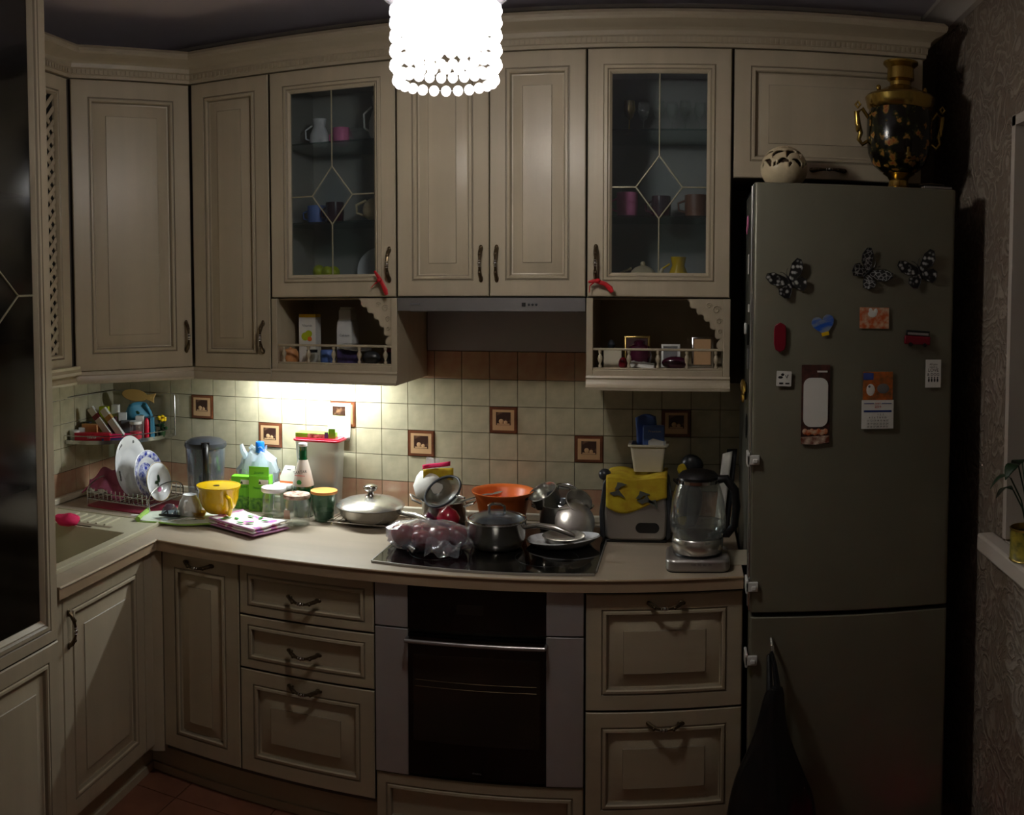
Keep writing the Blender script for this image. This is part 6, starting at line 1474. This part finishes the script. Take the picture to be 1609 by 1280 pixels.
# dark things behind
t = thing('oven_mitt', 'dark mitt with a yellow patch lying behind the kettle', 'mitt', (2.425, -.085, ZC)); m = MB().sphere((0, 0, .10), (.050, .040, .10), 18, 12).sphere((.012, -.01, .235), (.040, .03, .040), 16, 10); part('mitt', lump(m, .012, 14, 8), 'darkgrey', t); part('patch', MB().sphere((-.020, -.036, .225), (.018, .006, .020), 12, 8), 'yellowcloth', t)
t = thing('kettle', 'glass electric kettle with steel band on its base', 'kettle', (2.455, -.500, ZC), R(0))
part('power_base', MB().prism(rr(-.098, -.085, .098, .085, .03), .002, .040).tf(Matrix.Identity(4)), 'steel', t, bevel=.008)
part('base_foot', MB().prism(rr(-.095, -.082, .095, .082, .03), 0, .004), 'black', t)
text('lettering', '100  90  80  70', .010, 'inkgrey', t, (0.01, -.0856, .026))
part('steel_band', MB().lathe([(.072, .046), (.078, .050), (.080, .080), (.078, .092), (.074, .096), (0, .096)], 40), 'steelpot', t, ang=60)
part('collar', MB().lathe([(.060, .040), (.076, .042), (.074, .047)], 36), 'black', t)
part('glass_jug', MB().olathe([(.076, .097), (.086, .120), (.087, .150), (.082, .200), (.070, .245), (.064, .262), (.062, .262), (.068, .243), (.080, .198), (.085, .150), (.084, .122), (.073, .099)], 44), 'jar', t, ang=60)
part('water', MB().lathe([(.073, .0985), (.0835, .121), (.084, .135), (0, .135)], 36), 'pitcher', t)
part('top_ring', MB().lathe([(.064, .262), (.067, .262), (.068, .272), (.060, .276)], 36), 'chrome', t)
part('lid', MB().lathe([(.062, .274), (.064, .280), (.052, .292), (.030, .298), (0, .298)], 36), 'black', t, ang=60)
part('handle', MB().tube([(.060, -.010, .270), (.085, -.014, .274), (.112, -.018, .240), (.118, -.020, .190), (.112, -.018, .130), (.090, -.014, .100), (.078, -.012, .100)], [.014, .014, .014, .013, .013, .012, .010], 12), 'black', t); part('spout', MB().prism([(-.056, .262), (-.078, .268), (-.060, .250)], -.018, .018, 'xz'), 'black', t)
t = thing('folded_papers', 'white papers standing between the kettle and the fridge side', 'paper', (2.515, -.135, ZC)); part('sheet', MB().grid(lambda u, v: (.034 * u + .030 * v, -.012 * v, .285 * v + .010 * u), 4, 4), 'paper', t, solid=.002); part('dark_folder', MB().grid(lambda u, v: (.020 + .036 * u + .026 * v, .012 - .012 * v, .300 * v), 4, 4), 'darkgrey', t, solid=.003)
solo('cutting_board', MB().prism([(-.002, 0), (.002, 0), (.010, .045), (.006, .045)], -.075, .075, 'xz').tf(Matrix.Rotation(PI / 2, 4, 'Z')), 'cream2', 'small pale strip leaning at the worktop end beside the fridge', 'board', (2.572, -.50, ZC + .001)) 

# ------------------------------------------------------------------ ribbons on the glass cabinet handles
def ribbon(x, z, lab, flip):
    t = thing('ribbon', lab, 'ribbon', (x, YD - .046, z))
    if flip: P_ = [(-.030, .002, .006), (-.012, 0, .010), (.006, -.002, .006), (.024, 0, .0), (.040, .004, -.014), (.046, .006, -.026)]
    else: P_ = [(-.018, .003, .040), (-.008, 0, .026), (.002, -.002, .012), (.012, 0, -.006), (.020, .003, -.026), (.024, .006, -.040)]
    m = MB().tube(P_, [.004, .006, .007, .007, .009, .006], 8); m.tf(Matrix.Scale(.55, 4, Vector((0, 1, 0))))
    part('band', m, 'redcloth', t); part('knot', MB().sphere((0, -.002, .010), (.010, .008, .008), 10, 8), 'redcloth', t)
    part('tail', MB().tube([(-.002, 0, .006), (-.020, .004, -.004), (-.034, .006, -.018)] if not flip else [(-.012, 0, .006), (-.026, .004, -.006), (-.028, .006, -.028)], [.003, .002, .0012], 6), 'redcloth', t)
ribbon(1.397, 1.742, 'red ribbon tied on the left glass cabinet handle', False)
ribbon(2.130, 1.736, 'red ribbon tied on the right glass cabinet handle', True)
